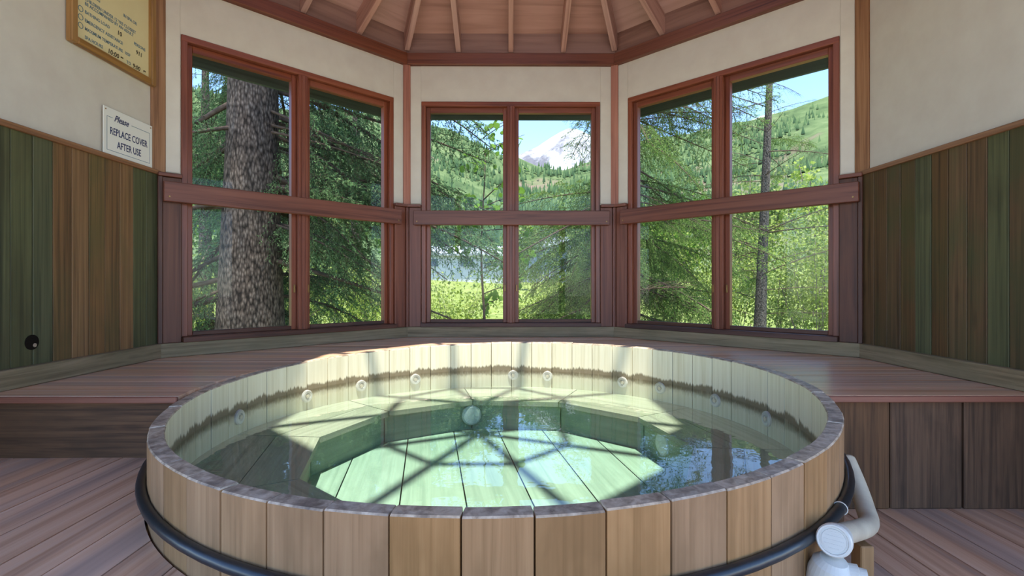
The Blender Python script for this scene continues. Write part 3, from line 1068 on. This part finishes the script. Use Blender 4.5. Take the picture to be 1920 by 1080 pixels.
# ------------------------------------------------------------------ signs on the left wall
def text(name, parent, s, z, body, size, mat, sx=1.0, shear=0.0, n=0.02, align='LEFT', bold=0.0, space=1.0):
    cu = bpy.data.curves.new(name, 'FONT')
    cu.body = body
    cu.size = size
    cu.shear = shear
    cu.align_x = align
    cu.extrude = 0.0004
    cu.offset = bold
    cu.space_character = space
    cu.resolution_u = 3
    tmp = bpy.data.objects.new('tmp', cu)
    C.objects.link(tmp)
    me = bpy.data.meshes.new_from_object(tmp)
    bpy.data.objects.remove(tmp)
    bpy.data.curves.remove(cu)
    me.materials.clear()
    me.materials.append(M[mat])
    fr = frame(Vector((0, 1, 0)) * sx, Vector((0, 0, 1)), Vector((1, 0, 0)), wp(-90, s, n, z))
    return obj(name, me, parent, fr)

sg = empty('rules_sign', wp(-90, .56, 0, 2.108), label='oak-framed cream spa rules board high on the side wall', cat='sign')
S0, S1, Z0, Z1 = .262, .857, 2.108, 2.78
wbox('sign_board', sg, -90, S0 + .02, S1 - .02, .003, .014, Z0 + .02, Z1 - .02, 'sign_yellow', 's', 0)
for s0, s1 in ((S0, S0 + .038), (S1 - .038, S1)):
    wbox('frame_side', sg, -90, s0, s1, .002, .036, Z0, Z1, 'sign_frame', 'z', .005)
for z0, z1 in ((Z0, Z0 + .036), (Z1 - .036, Z1)):
    wbox('frame_side', sg, -90, S0 + .038, S1 - .038, .002, .036, z0, z1, 'sign_frame', 's', .005)
ts = .024
for s, z, body, sz, mt, sh in ((.362, 2.163, 'SPA HOURS', ts, 'ink_teal', 0), (.362, 2.206, 'MAXIMUM TEMPERATURE  105F', ts, 'ink_teal', 0),
                               (.362, 2.248, 'EMERGENCY ASSISTANCE', ts, 'ink_teal', 0), (.362, 2.291, 'BATHING LOAD', ts, 'ink_teal', 0), (.70, 2.291, 'PERSONS', ts, 'ink_teal', 0),
                               (.362, 2.333, 'BE ACCOMPANIED BY AN ADULT', ts, 'ink_teal', 0), (.362, 2.356, 'CHILDREN UNDER 12 YRS CLOSEST', ts, 'ink_teal', 0),
                               (.42, 2.396, 'ING', ts, 'ink_teal', 0), (.62, 2.41, 'IN SPA OR', ts, 'ink_teal', 0),
                               (.508, 2.159, '10:00', .036, 'ink_black', .15), (.60, 2.172, 'am', .016, 'ink_black', .15), (.645, 2.161, 'TO', ts, 'ink_teal', 0),
                               (.69, 2.158, '9:00', .034, 'ink_black', .15), (.775, 2.170, 'pm', .016, 'ink_black', .15), (.715, 2.245, '911', .034, 'ink_black', .1), (.575, 2.290, '10', .034, 'ink_black', .1)):
    text('lettering', sg, s, z, body, sz, mt, .92 if mt == 'ink_teal' else 1.0, sh, .0146, 'LEFT', .0004)
for z in (2.216, 2.258, 2.30, 2.365):
    ring = [wp(-90, .337 + math.cos(a) * .014, .0146, z + math.sin(a) * .014) for a in np.linspace(0, 2 * math.pi, 20, endpoint=False)]
    tube('bullet_ring', sg, ring, .0016, 'ink_teal', 5, True)

cs = empty('cover_sign', wp(-90, .66, 0, 1.618), label='white sign asking to replace the cover after use', cat='sign')
A0, A1, B0, B1 = .478, .846, 1.6175, 1.868
wbox('sign_plate', cs, -90, A0, A1, .012, .017, B0, B1, 'sign_white', 's', .001)
for a_, b_, c_, d_ in ((A0 + .022, A0 + .0245, B0 + .022, B1 - .048), (A1 - .0245, A1 - .022, B0 + .022, B1 - .048)):
    wbox('border_line', cs, -90, a_, b_, .017, .0176, c_, d_, 'ink_teal', 'z', 0)
for a_, b_, z_ in ((A0 + .022, A1 - .022, B0 + .022), (A0 + .022, A0 + .062, B1 - .05), (A0 + .20, A1 - .022, B1 - .05)):
    wbox('border_line', cs, -90, a_, b_, .017, .0176, z_, z_ + .0025, 'ink_teal', 's', 0)
text('lettering', cs, A0 + .072, B1 - .062, 'Please', .048, 'ink_blue', .86, .45, .0174, 'LEFT', .0008)
text('lettering', cs, (A0 + A1) / 2, B0 + .112, 'REPLACE COVER', .054, 'ink_blue', .70, 0, .0174, 'CENTER', .0006)
text('lettering', cs, (A0 + A1) / 2, B0 + .046, 'AFTER USE', .054, 'ink_blue', .70, 0, .0174, 'CENTER', .0006)
for s, z in ((A0 + .014, B1 - .014), (A1 - .014, B1 - .014)):
    lathe('screw', cs, [(0, .004), (.0025, .0035)], wp(-90, s, .0168, z), (1, 0, 0), 'brass', 10)

# dark disc painting a pipe hole's shade, with ragged foam low in the wainscot
ho = wp(-90, 2.304 - 2.231, 0.0, .660)
hole = lathe('pipe_hole_disc', bpy.data.objects['wall_outer_left'], [(0.0, .034), (.0185, .034), (.0195, .031), (.0195, .001)], ho, (1, 0, 0), 'dark', 28)
hole['label'] = 'dark round disc standing for the shaded inside of a pipe hole'
lathe('foam_plug', hole, [(.012, .011), (.0205, .009), (.0212, .003)], ho + Vector((0, .012, -.014)), (1, 0, 0), 'foam', 12)

# ------------------------------------------------------------------ outside: ground, hills, peak
RIDGE = [(-6000, 120), (-1500, 120), (300, 150), (600, 200), (800, 222), (880, 258), (950, 285), (1010, 308), (1060, 316), (1110, 302), (1200, 268), (1300, 250), (1390, 228), (1480, 205), (1575, 172), (1900, 120), (8000, 110)]
def ridge_e(px):
    for (a, ya), (b, yb) in zip(RIDGE[:-1], RIDGE[1:]):
        if a <= px <= b:
            return (534 - (ya + (yb - ya) * (px - a) / (b - a))) / FPX
    return 0.3
G0 = -0.55
def ground_z(x, y):
    dx, dy = x - CAM.x, y - CAM.y
    d = math.hypot(dx, dy)
    if d < 25:
        return G0
    az = math.atan2(dx, max(dy, 1e-6))
    az = max(-1.35, min(1.35, az))
    e = ridge_e(960 + FPX * math.tan(az)) * math.cos(az)
    t = min(1.0, (d - 25) / 475)
    z = G0 + e * 500 * t ** 1.6
    z += mnoise.fractal(Vector((x * .012, y * .012, 0)), 1.0, 2.0, 4) * 16 * min(1, max(0, (d - 90) / 200)) * (1.0 if d < 420 else 0.5)
    return z
vs, fs, fm = [], [], []
dist = [0.0, 8, 14, 20, 26, 34, 44, 56, 70, 86, 105, 128, 155, 185, 220, 260, 305, 350, 400, 450, 500]
NA = 150
azs = [math.radians(-78 + 156 * k / NA) for k in range(NA + 1)]
for d in dist:
    for a in azs:
        x_, y_ = CAM.x + math.sin(a) * d, CAM.y + math.cos(a) * d
        vs.append((x_, y_, ground_z(x_, y_)))
for i in range(len(dist) - 1):
    for k in range(NA):
        a_ = i * (NA + 1) + k
        fs.append([a_, a_ + 1, a_ + NA + 2, a_ + NA + 1])
        fm.append(0 if dist[i] < 60 else 1)
from_world('hillside', vs, fs, ['meadow', 'hill'], None, None, True, fm, label='green valley meadow rising to wooded hillsides', kind='structure')
# unseen pale ground behind the entrance, added to bounce sunlight indoors
from_world('ground', [(-60, -60, G0 - .01), (60, -60, G0 - .01), (60, 1, G0 - .01), (-60, 1, G0 - .01), (-60, -60, G0 - .3), (60, -60, G0 - .3), (60, 1, G0 - .3), (-60, 1, G0 - .3)],
           [(0, 1, 2, 3), (7, 6, 5, 4), (0, 4, 5, 1), (1, 5, 6, 2), (2, 6, 7, 3), (3, 7, 4, 0)], ['bounce_paving'], label='unseen pale concrete ground added to bounce sunlight into the room', kind='structure')

PEAK = [(600, 380), (900, 330), (960, 302), (985, 286), (1010, 276), (1035, 260), (1055, 247), (1070, 240), (1088, 243), (1110, 252), (1140, 244), (1180, 255), (1230, 262), (1300, 252), (1380, 235), (1450, 215), (1500, 205), (1560, 225), (1700, 250), (1900, 330)]
vs, fs = [], []
NP = 160
rows = [(1500, 0.45), (1560, .62), (1620, .78), (1680, .9), (1740, 1.0), (1840, .9), (1990, .6)]
for d, fr_ in rows:
    for k in range(NP + 1):
        px = 600 + 1300 * k / NP
        for (a, ya), (b, yb) in zip(PEAK[:-1], PEAK[1:]):
            if a <= px <= b:
                yy = ya + (yb - ya) * (px - a) / (b - a)
                break
        X = (px - 960) / FPX * d
        h = (534 - yy) / FPX * 1740
        nz_ = mnoise.fractal(Vector((X * .006, d * .01, 3)), 1.0, 2.0, 5) * 34 * (1 if fr_ < 1 else .25)
        vs.append((X, d, h * fr_ + nz_))
for i in range(len(rows) - 1):
    for k in range(NP):
        a_ = i * (NP + 1) + k
        fs.append([a_, a_ + 1, a_ + NP + 2, a_ + NP + 1])
from_world('snowy_mountain', vs, fs, ['snow'], None, None, False, label='snow-covered mountain peak beyond the wooded valley', cat='mountain')

# scattered hill conifers
rng = np.random.default_rng(5)
vv, tt = [], []
cnt = 0
tries = 0
while cnt < 8000 and tries < 60000:
    tries += 1
    px = rng.uniform(300, 1750)
    d = rng.uniform(110, 490)
    az = math.atan((px - 960) / FPX)
    x_, y_ = CAM.x + math.sin(az) * d, CAM.y + math.cos(az) * d
    if mnoise.noise(Vector((x_ * .014, y_ * .014, 9))) < rng.uniform(-.4, .3):
        continue
    z_ = ground_z(x_, y_) - .4
    hgt = rng.uniform(3, 7)
    rad = hgt * rng.uniform(.17, .24)
    b = len(vv)
    for k in range(6):
        a = k * math.pi / 3 + rng.uniform(0, .5)
        vv.append((x_ + math.cos(a) * rad, y_ + math.sin(a) * rad, z_))
    vv.append((x_, y_, z_ + hgt))
    for k in range(6):
        tt.append((b + k, b + (k + 1) % 6, b + 6))
    cnt += 1
obj('hillside_forest', np_mesh('hillside_forest', vv, tt, 'hill_tree'), None, None, label='far conifer forest dotted over the hillsides', cat='forest', kind='stuff')

# ------------------------------------------------------------------ far houses
def house(label, x0, x1, y0, dep, zb, zw, zr, wall, wins, overhang=.5):
    h = empty('house', ((x0 + x1) / 2, y0, zb), label=label, cat='house')
    def bx(nm, a, b, c, d, e, f, m, par=h):
        vs = [(a, c, e), (b, c, e), (b, d, e), (a, d, e), (a, c, f), (b, c, f), (b, d, f), (a, d, f)]
        return from_world(nm, vs, [(3, 2, 1, 0), (4, 5, 6, 7), (0, 1, 5, 4), (1, 2, 6, 5), (2, 3, 7, 6), (3, 0, 4, 7)], [m], par)
    bx('house_wall', x0, x1, y0, y0 + dep, zb, zw, wall)
    ym = y0 + dep / 2
    a, b = x0 - overhang, x1 + overhang
    v = [(a, y0 - overhang, zw), (b, y0 - overhang, zw), (b, y0 + dep + overhang, zw), (a, y0 + dep + overhang, zw), (a, ym, zr), (b, ym, zr)]
    from_world('roof', v, [(0, 1, 5, 4), (2, 3, 4, 5), (0, 4, 3), (1, 2, 5), (3, 2, 1, 0)], ['house_roof'], h)
    bx('eave_board', a, b, y0 - overhang - .05, y0 - overhang + .05, zw - .25, zw, 'house_white')
    for (wx, ww, z0_, z1_) in wins:
        f_ = bx('window_frame', wx - .1, wx + ww + .1, y0 - .08, y0, z0_ - .1, z1_ + .1, 'house_white')
        bx('pane', wx, wx + ww, y0 - .1, y0 - .07, z0_, z1_, 'house_pane', f_)
    return h
house('long low white house behind the young leafy tree', -9.4, -0.6, 53, 8, 0.8, 4.3, 5.4, 'house_white', [(-8.6, .9, 2.9, 3.7), (-5.2, 1.3, 2.9, 3.7), (-2.6, .9, 2.9, 3.7)])
house('grey house seen past the drooping spruce boughs', 1.2, 6.6, 56, 8, 1.0, 5.4, 6.8, 'house_grey', [(1.9, .9, 3.9, 4.8), (4.2, .9, 3.9, 4.8)])

# ------------------------------------------------------------------ plants
def norm(a):
    return a / np.maximum(np.linalg.norm(a, axis=-1, keepdims=True), 1e-9)

def bough(seed, L=2.0, sides=22, sub=.085, needle=.024, width=.0085, step=.010, droop=.22, hang=.4, sub_len=.15):
    """a conifer bough along +X: returns axis points, twig wood (v,t), needles (v,t)"""
    g = np.random.default_rng(seed)
    def ax(t):
        return np.array([L * t, .05 * L * math.sin(2.2 * t + seed), -droop * L * t * t + .06 * L * t])
    axis = [ax(t) for t in np.linspace(0, 1, 9)]
    segs = []
    for i in range(8):
        if i >= 2:
            segs.append((axis[i], axis[i + 1], .004))
    for i in range(sides * 2):
        t = .14 + .84 * (i + g.uniform(0, 1)) / (sides * 2)
        s = 1 if i % 2 else -1
        b = ax(t)
        ln = (.30 * L * (1 - t) ** .6 + .10) * g.uniform(.6, 1.15)
        an = math.radians(g.uniform(28, 74))
        d = np.array([math.cos(an), s * math.sin(an), -.15 + g.normal() * .22])
        p0 = b
        p1 = b + d * ln * .5 + np.array([0, 0, -.12 * ln * hang])
        p2 = b + d * ln * .95 + np.array([0, 0, -.75 * ln * hang])
        segs.append((p0, p1, .004)); segs.append((p1, p2, .0025))
        k = max(2, int(ln / sub))
        for j in range(k * 2):
            u = (j + .6) / (k * 2 + .3)
            q = p0 + (p1 - p0) * (u / .5) if u < .5 else p1 + (p2 - p1) * ((u - .5) / .5)
            ss = 1 if j % 2 else -1
            an2 = an * s + ss * math.radians(g.uniform(35, 60))
            l2 = sub_len * (1.1 - .6 * u) * g.uniform(.6, 1.2)
            d2 = np.array([math.cos(an2), math.sin(an2), -.3 - hang * g.uniform(.2, 1.3)])
            d2 /= np.linalg.norm(d2)
            segs.append((q, q + d2 * l2, .0016))
    A = np.array([s_[0] for s_ in segs]); B = np.array([s_[1] for s_ in segs]); Rr = np.array([s_[2] for s_ in segs])
    D = norm(B - A)
    ref = np.tile(np.array([[0, 0, 1.0]]), (len(A), 1))
    S = norm(np.cross(D, ref)); Q = np.cross(D, S)
    # wood: 3-sided slivers
    wv = []
    for k in range(3):
        a = 2 * math.pi * k / 3
        off = (S * math.cos(a) + Q * math.sin(a)) * Rr[:, None]
        wv.append(A + off)
    wv = np.stack(wv + [B], 1).reshape(-1, 3)
    base = np.arange(len(A))[:, None] * 4
    wtri = np.concatenate([base + np.array([[0, 1, 3]]), base + np.array([[1, 2, 3]]), base + np.array([[2, 0, 3]])])
    # needles
    ln = np.linalg.norm(B - A, axis=1)
    cnt = np.maximum(2, (ln / step).astype(int))
    idx = np.repeat(np.arange(len(A)), cnt)
    n = len(idx)
    u = g.uniform(0, 1, n)[:, None]
    P = A[idx] * (1 - u) + B[idx] * u
    an = g.uniform(0, 2 * math.pi, n)
    rad = S[idx] * np.cos(an)[:, None] + Q[idx] * np.sin(an)[:, None]
    dirn = norm(rad * .85 + D[idx] * .75)
    sidev = norm(np.cross(dirn, g.normal(size=(n, 3))))
    nl = needle * g.uniform(.7, 1.2, n)[:, None]
    nv = np.stack([P - sidev * width / 2, P + sidev * width / 2, P + dirn * nl], 1).reshape(-1, 3)
    ntri = np.arange(n * 3).reshape(-1, 3)
    return axis, (wv, wtri), (nv, ntri)

def gather(items, mats4):
    vs, ts, off = [], [], 0
    for (v, t), m in zip(items, mats4):
        m = np.array(m)
        vs.append(v @ m[:3, :3].T + m[:3, 3])
        ts.append(t + off)
        off += len(v)
    return np.concatenate(vs), np.concatenate(ts)

AXMESH = {}
def axis_mesh(key, axis, r0, r1, mat):
    if key not in AXMESH:
        n = len(axis)
        v, f = tube_data(axis, [r0 + (r1 - r0) * i / (n - 1) for i in range(n)], 6)
        me = bpy.data.meshes.new('branch')
        me.from_pydata(v, [], f)
        me.materials.append(M[mat])
        me.polygons.foreach_set('use_smooth', [True] * len(me.polygons))
        AXMESH[key] = me
    return AXMESH[key]

BOUGHS = [bough(1, hang=.5), bough(2, hang=.95, droop=.28), bough(3, hang=.7, droop=.34)]
BARE = [bough(s, sides=14, sub=.16, step=9.0, droop=.12, hang=.3, sub_len=.22) for s in (11, 12)]

def trunk_mesh(root, pts, radii, mat, sides=28, bump=0.05):
    v, f = tube_data(pts, radii, sides)
    c = len(pts)
    out = []
    for i, p in enumerate(v):
        ring = min(i // sides, c - 1)
        a = Vector(pts[ring])
        d = Vector(p) - a
        k = 1 + bump * mnoise.fractal(Vector(p) * 3.0, 1.0, 2.0, 3)
        out.append(a + d * k)
    return from_world('trunk', out, f, [mat], root, Matrix.Translation(pts[0]), True)

def conifer(label, base, top, rad, branches, needle_mat, group=None, trunk_mat='bark', seed=0, bare=None, rings=14, bend=0.0, name='spruce_tree'):
    """branches: list of (height, azimuth deg, length, pitch deg)"""
    root = empty(name, base, label=label, cat='tree', group=group)
    base = Vector(base); top = Vector(top)
    pts, rr = [], []
    for i in range(rings + 1):
        t = i / rings
        p = base.lerp(top, t) + Vector((bend * math.sin(t * 3.1), 0, 0))
        pts.append(p)
        rr.append(rad * ((1 - t) ** .9 * .92 + .08) * (1 + .35 * math.exp(-t * rings * .9)))
    trunk_mesh(root, pts, rr, trunk_mat)
    g = np.random.default_rng(seed)
    def clear(p, az, ln):
        for f_ in (.25, .5, .75, 1.0):
            for da in (-25, 0, 25):
                a_ = math.radians(az + da * (1 if f_ > .3 else 0))
                x_, y_ = p.x + math.cos(a_) * ln * f_ * 1.08, p.y + math.sin(a_) * ln * f_ * 1.08
                if max(x_ * math.sin(k_ * math.pi / 4) + y_ * math.cos(k_ * math.pi / 4) for k_ in range(8)) < AP + .78:
                    return False
        return True
    it_n, it_w, ms, msw = [], [], [], []
    for j, (z, az, ln, pitch) in enumerate(branches):
        t = (z - base.z) / (top.z - base.z)
        p = base.lerp(top, max(0, min(1, t))) + Vector((bend * math.sin(t * 3.1), 0, 0))
        p.z = z
        k = j % 3
        while ln > .7 and not clear(p, az, ln):
            ln -= .15
        m = Matrix.Translation(p) @ Matrix.Rotation(math.radians(az), 4, 'Z') @ Matrix.Rotation(math.radians(-pitch), 4, 'Y') @ Matrix.Rotation(g.uniform(-.75, .75), 4, 'X') @ Matrix.Scale(ln / 2.0, 4)
        isb = bare is not None and g.uniform() < bare
        src = BARE[k % 2] if isb else BOUGHS[k]
        obj('branch', axis_mesh((isb, k % 2 if isb else k, rad > .2), src[0], .022 if rad > .2 else .014, .004, 'twig'), root, m)
        it_w.append(src[1]); msw.append(m)
        if not isb:
            it_n.append(src[2]); ms.append(m)
    v, t = gather(it_w, msw)
    obj('twigs', np_mesh('twigs', v, t, 'twig'), root, Matrix.Identity(4), kind='stuff')
    if it_n:
        v, t = gather(it_n, ms)
        obj('needles', np_mesh('needles', v, t, needle_mat), root, Matrix.Identity(4), kind='stuff')
    return root

R = random.Random(3)
# the thick spruce outside the left window
sb = at(467, 640, 6.0)
br = []
for i in range(88):
    z = R.uniform(.2, 7.0)
    az = R.uniform(0, 360)
    # few limbs grow low on the side that faces the building
    if abs((az + 68 + 180) % 360 - 180) < 62 and z < 4.6:
        az += 150
    br.append((z, az, R.uniform(1.9, 3.4), R.uniform(-26, 8)))
for i in range(26):
    br.append((R.uniform(1.0, 4.6), R.uniform(-14, 24), R.uniform(2.6, 3.7), R.uniform(-26, -4)))
tb = (sb.x, sb.y, G0 - .05)
tt_ = at(500, -900, 6.0)
conifer('thick-trunked spruce with dappled bark right outside the window', tb, (tt_.x, tt_.y, 15.0), .335, br, 'needle', 'spruces by the windows', 'bark', 1, .28)

# the spruce behind the post between the middle and right windows
s2 = at(1172, 500, 8.0)
br = []
for i in range(120):
    z = R.uniform(-.2, 6.5)
    az = R.uniform(0, 360)
    ln_ = R.uniform(1.2, 2.3)
    if 135 < az < 235 and z > 2.5:
        ln_ *= .42
    br.append((z, az, ln_, R.uniform(-28, 4)))
for i in range(34):
    lf_ = i % 2
    br.append((R.uniform(.2, 2.5 if lf_ else 4.6), R.uniform(150, 215) if lf_ else R.uniform(-50, 20), R.uniform(1.6, 2.7), R.uniform(-28, 0)))
conifer('spruce with drooping light green boughs hidden by the window post', (s2.x, s2.y, G0 - .05), (s2.x, s2.y, 11.0), .16, br, 'needle_light', 'spruces by the windows', 'bark', 2, .16)

# background spruces on the left
for q, (px, Y, n_, lab, hgt) in enumerate(((385, 15.0, 42, 'dark spruce standing farther back left of the thick trunk', 12), (668, 16.0, 42, 'dark spruce standing farther back right of the thick trunk', 12))):
    p = at(px, 534, Y)
    br = []
    for i in range(n_):
        t = R.random()
        z = .2 + t * 9.0
        br.append((z, R.uniform(0, 360), R.uniform(1.6, 3.2) * (1.1 - .6 * t), R.uniform(-24, 0)))
    conifer(lab, (p.x, p.y, G0 - .05), (p.x, p.y, hgt), .2, br, 'needle', 'background spruces', 'bark', 10 + q, .1)

# bare thin conifer outside the right window
s3 = at(1432, 534, 9.0)
br = []
for i in range(46):
    z = R.uniform(.3, 5.4)
    br.append((z, R.uniform(0, 360), R.uniform(.7, 1.7), R.uniform(-8, 26)))
s3t = at(1444, 100, 9.0)
conifer('thin half-dead conifer with bare grey twigs', (s3.x - .1, s3.y, G0 - .05), (s3t.x + .15, s3t.y, 8.5), .10, br, 'needle_light', None, 'bark_grey', 5, .9, name='bare_conifer')

def leaves_np(P, size, g, flat=.5):
    n = len(P)
    d = norm(g.normal(size=(n, 3)) + np.array([0, 0, -.2]))
    s = norm(np.cross(d, g.normal(size=(n, 3))))
    nn = np.cross(d, s)
    sz = size * g.uniform(.6, 1.3, n)[:, None]
    a = P
    b = P + d * sz * .5 + s * sz * .36 + nn * sz * .06
    c = P + d * sz
    e = P + d * sz * .5 - s * sz * .36 + nn * sz * .06
    v = np.stack([a, b, c, e], 1).reshape(-1, 3)
    base = np.arange(n)[:, None] * 4
    t = np.concatenate([base + np.array([[0, 1, 2]]), base + np.array([[0, 2, 3]])])
    return v, t

def shrub(label, px, Y, spread, height, stems, leaves, size, mat, group, seed, name='shrub', lean=.35, stem_r=.012, base_z=None):
    g = np.random.default_rng(seed)
    p = at(px, 534, Y)
    z0 = ground_z(p.x, p.y) if base_z is None else base_z
    root = empty(name, (p.x, p.y, z0), label=label, cat='shrub' if 'shrub' in name else 'tree', group=group)
    pts_all = []
    for i in range(stems):
        a = g.uniform(0, 2 * math.pi)
        h = height * g.uniform(.6, 1.05)
        o_ = np.array([math.cos(a), math.sin(a), 0]) * spread * g.uniform(.15, 1.0)
        b0 = np.array([p.x, p.y, z0 - .03]) + o_ * .25
        pts = []
        for t in np.linspace(0, 1, 7):
            q = b0 + o_ * (t ** 1.4) * .9 + np.array([0, 0, h * (t - .12 * lean * t * t)]) + g.normal(size=3) * .03 * h * t * .5
            pts.append(q)
        r = stem_r * g.uniform(.7, 1.4)
        tube('stem', root, [Vector(q) for q in pts], [r * (1 - .8 * i_ / 6) for i_ in range(7)], 'stem', 6)
        pts = np.array(pts)
        m = leaves // stems
        u = g.uniform(.18, 1, m) ** .8 * 5.999
        i0 = u.astype(int)
        f = (u - i0)[:, None]
        c = pts[i0] * (1 - f) + pts[i0 + 1] * f
        # small side sprays
        c += g.normal(size=(m, 3)) * np.array([.30, .30, .22]) * spread * .55 * (.4 + .6 * (u / 6))[:, None]
        pts_all.append(c)
    P = np.concatenate(pts_all)
    P[:, 2] = np.maximum(P[:, 2], z0 + .03)
    v, t = leaves_np(P, size, g)
    obj('foliage', np_mesh('foliage', v, t, mat), root, Matrix.Identity(4), kind='stuff')
    return root

# shrubs and small trees in the meadow
sh = [('yellow-green shrub low outside the middle window, left half', 850, 12, 1.5, 1.7, 9, 3600, .07, 'leaf_yellow'),
      ('yellow-green shrub low outside the middle window, right half', 1030, 13, 1.7, 1.75, 9, 4000, .07, 'leaf_yellow'),
      ('yellow-green shrub just right of the middle window', 1120, 15, 1.8, 2.0, 9, 3600, .075, 'leaf_yellow'),
      ('pale shrub behind the light spruce boughs', 1270, 14, 2.0, 2.8, 10, 4200, .075, 'leaf_pale'),
      ('tall pale leafy shrub right of the bare conifer', 1530, 10.5, 1.6, 3.5, 14, 5200, .065, 'leaf_yellow'),
      ('tall shrub with grey leaning stems at the window edge', 1640, 10, 1.7, 3.3, 14, 5200, .065, 'leaf_pale'),
      ('leafy shrub just left of the bare conifer', 1370, 13, 1.7, 3.6, 12, 4600, .075, 'leaf_yellow'),
      ('bright shrub behind the bare conifer foot', 1450, 12, 1.7, 2.6, 11, 4800, .07, 'leaf_pale'),
      ('bright shrub behind the thick trunk on its left', 350, 14, 2.2, 2.4, 9, 3800, .085, 'leaf_yellow'),
      ('bright shrub behind the thick trunk on its right', 560, 15, 2.4, 2.4, 9, 3800, .085, 'leaf_yellow'),
      ('bright shrub low between spruce boughs near the middle window', 680, 14, 2.2, 2.0, 9, 3600, .085, 'leaf_yellow')]
for i, a in enumerate(sh):
    shrub(a[0], a[1], a[2], a[3], a[4], a[5], a[6], a[7], a[8], 'shrubs in the meadow', 40 + i)
# mid-distance broadleaf trees
mt_ = [('round green tree far behind the middle window, left', 752, 42, 2.4, 6.5), ('round green tree beside the white house', 966, 48, 1.7, 6.4), ('pale green tree right of the grey house', 1105, 45, 3.6, 7.5),
       ('green tree far behind the light spruce', 1240, 38, 3.6, 7.5), ('green tree far behind the bare conifer', 1400, 40, 3.0, 9.0), ('green tree far behind the tall shrubs', 1550, 36, 3.0, 9.0),
       ('green tree far behind the thick trunk', 430, 38, 3.0, 9.0), ('green tree far right of the thick trunk', 610, 40, 3.0, 9.0)]
for i, (lab, px, Y, spd, h) in enumerate(mt_):
    shrub(lab, px, Y, spd, h, 10, 4200, .30, ('leaf', 'leaf_pale', 'leaf_yellow')[i % 3], 'trees across the meadow', 70 + i, 'broadleaf_tree', .3, .10)

# young tree with separate round leaves outside the middle window
yt = at(906, 534, 7.2)
yr = empty('young_tree', (yt.x, yt.y, G0), label='slender young tree with round green leaves outside the middle window', cat='tree')
g = np.random.default_rng(21)
tp = [Vector((yt.x + .03 * math.sin(i), yt.y, G0 - .03 + i * .42)) for i in range(9)]
tube('trunk', yr, tp, [.024 - .0022 * i for i in range(9)], 'twig', 8)
leafpts = []
for i in range(20):
    z = R.uniform(.1, 3.1)
    b0 = Vector((yt.x, yt.y, z))
    az = R.uniform(0, 2 * math.pi)
    ln = R.uniform(.35, .85)
    d = Vector((math.cos(az), math.sin(az) * .6, R.uniform(.1, .7))).normalized()
    pts = [b0 + d * ln * t + Vector((0, 0, -.10 * t * t)) for t in (0, .33, .66, 1)]
    tube('branch', yr, pts, [.009, .007, .005, .003], 'twig', 6)
    for k in range(15):
        t = R.uniform(.25, 1.0)
        p = b0 + d * ln * t + Vector((R.gauss(0, .07), R.gauss(0, .07), R.gauss(0, .06) - .04))
        leafpts.append(p)
lv = []
n_ = 8
lm = bpy.data.meshes.new('leaf')
vsl = [(0, 0, 0)]
for k in range(n_):
    a = 2 * math.pi * k / n_
    vsl.append((math.cos(a) * .5 + .5, math.sin(a) * .42, .05 * abs(math.sin(a))))
lm.from_pydata(vsl[1:], [], [list(range(n_))])
lm.materials.append(M['leaf'])
for p in leafpts[:300]:
    m = Matrix.Translation(p) @ Matrix.Rotation(R.uniform(0, 6.28), 4, 'Z') @ Matrix.Rotation(R.uniform(.2, 1.4), 4, 'Y') @ Matrix.Rotation(R.uniform(-.8, .8), 4, 'X') @ Matrix.Scale(R.uniform(.07, .11), 4)
    obj('leaf', lm, yr, m)
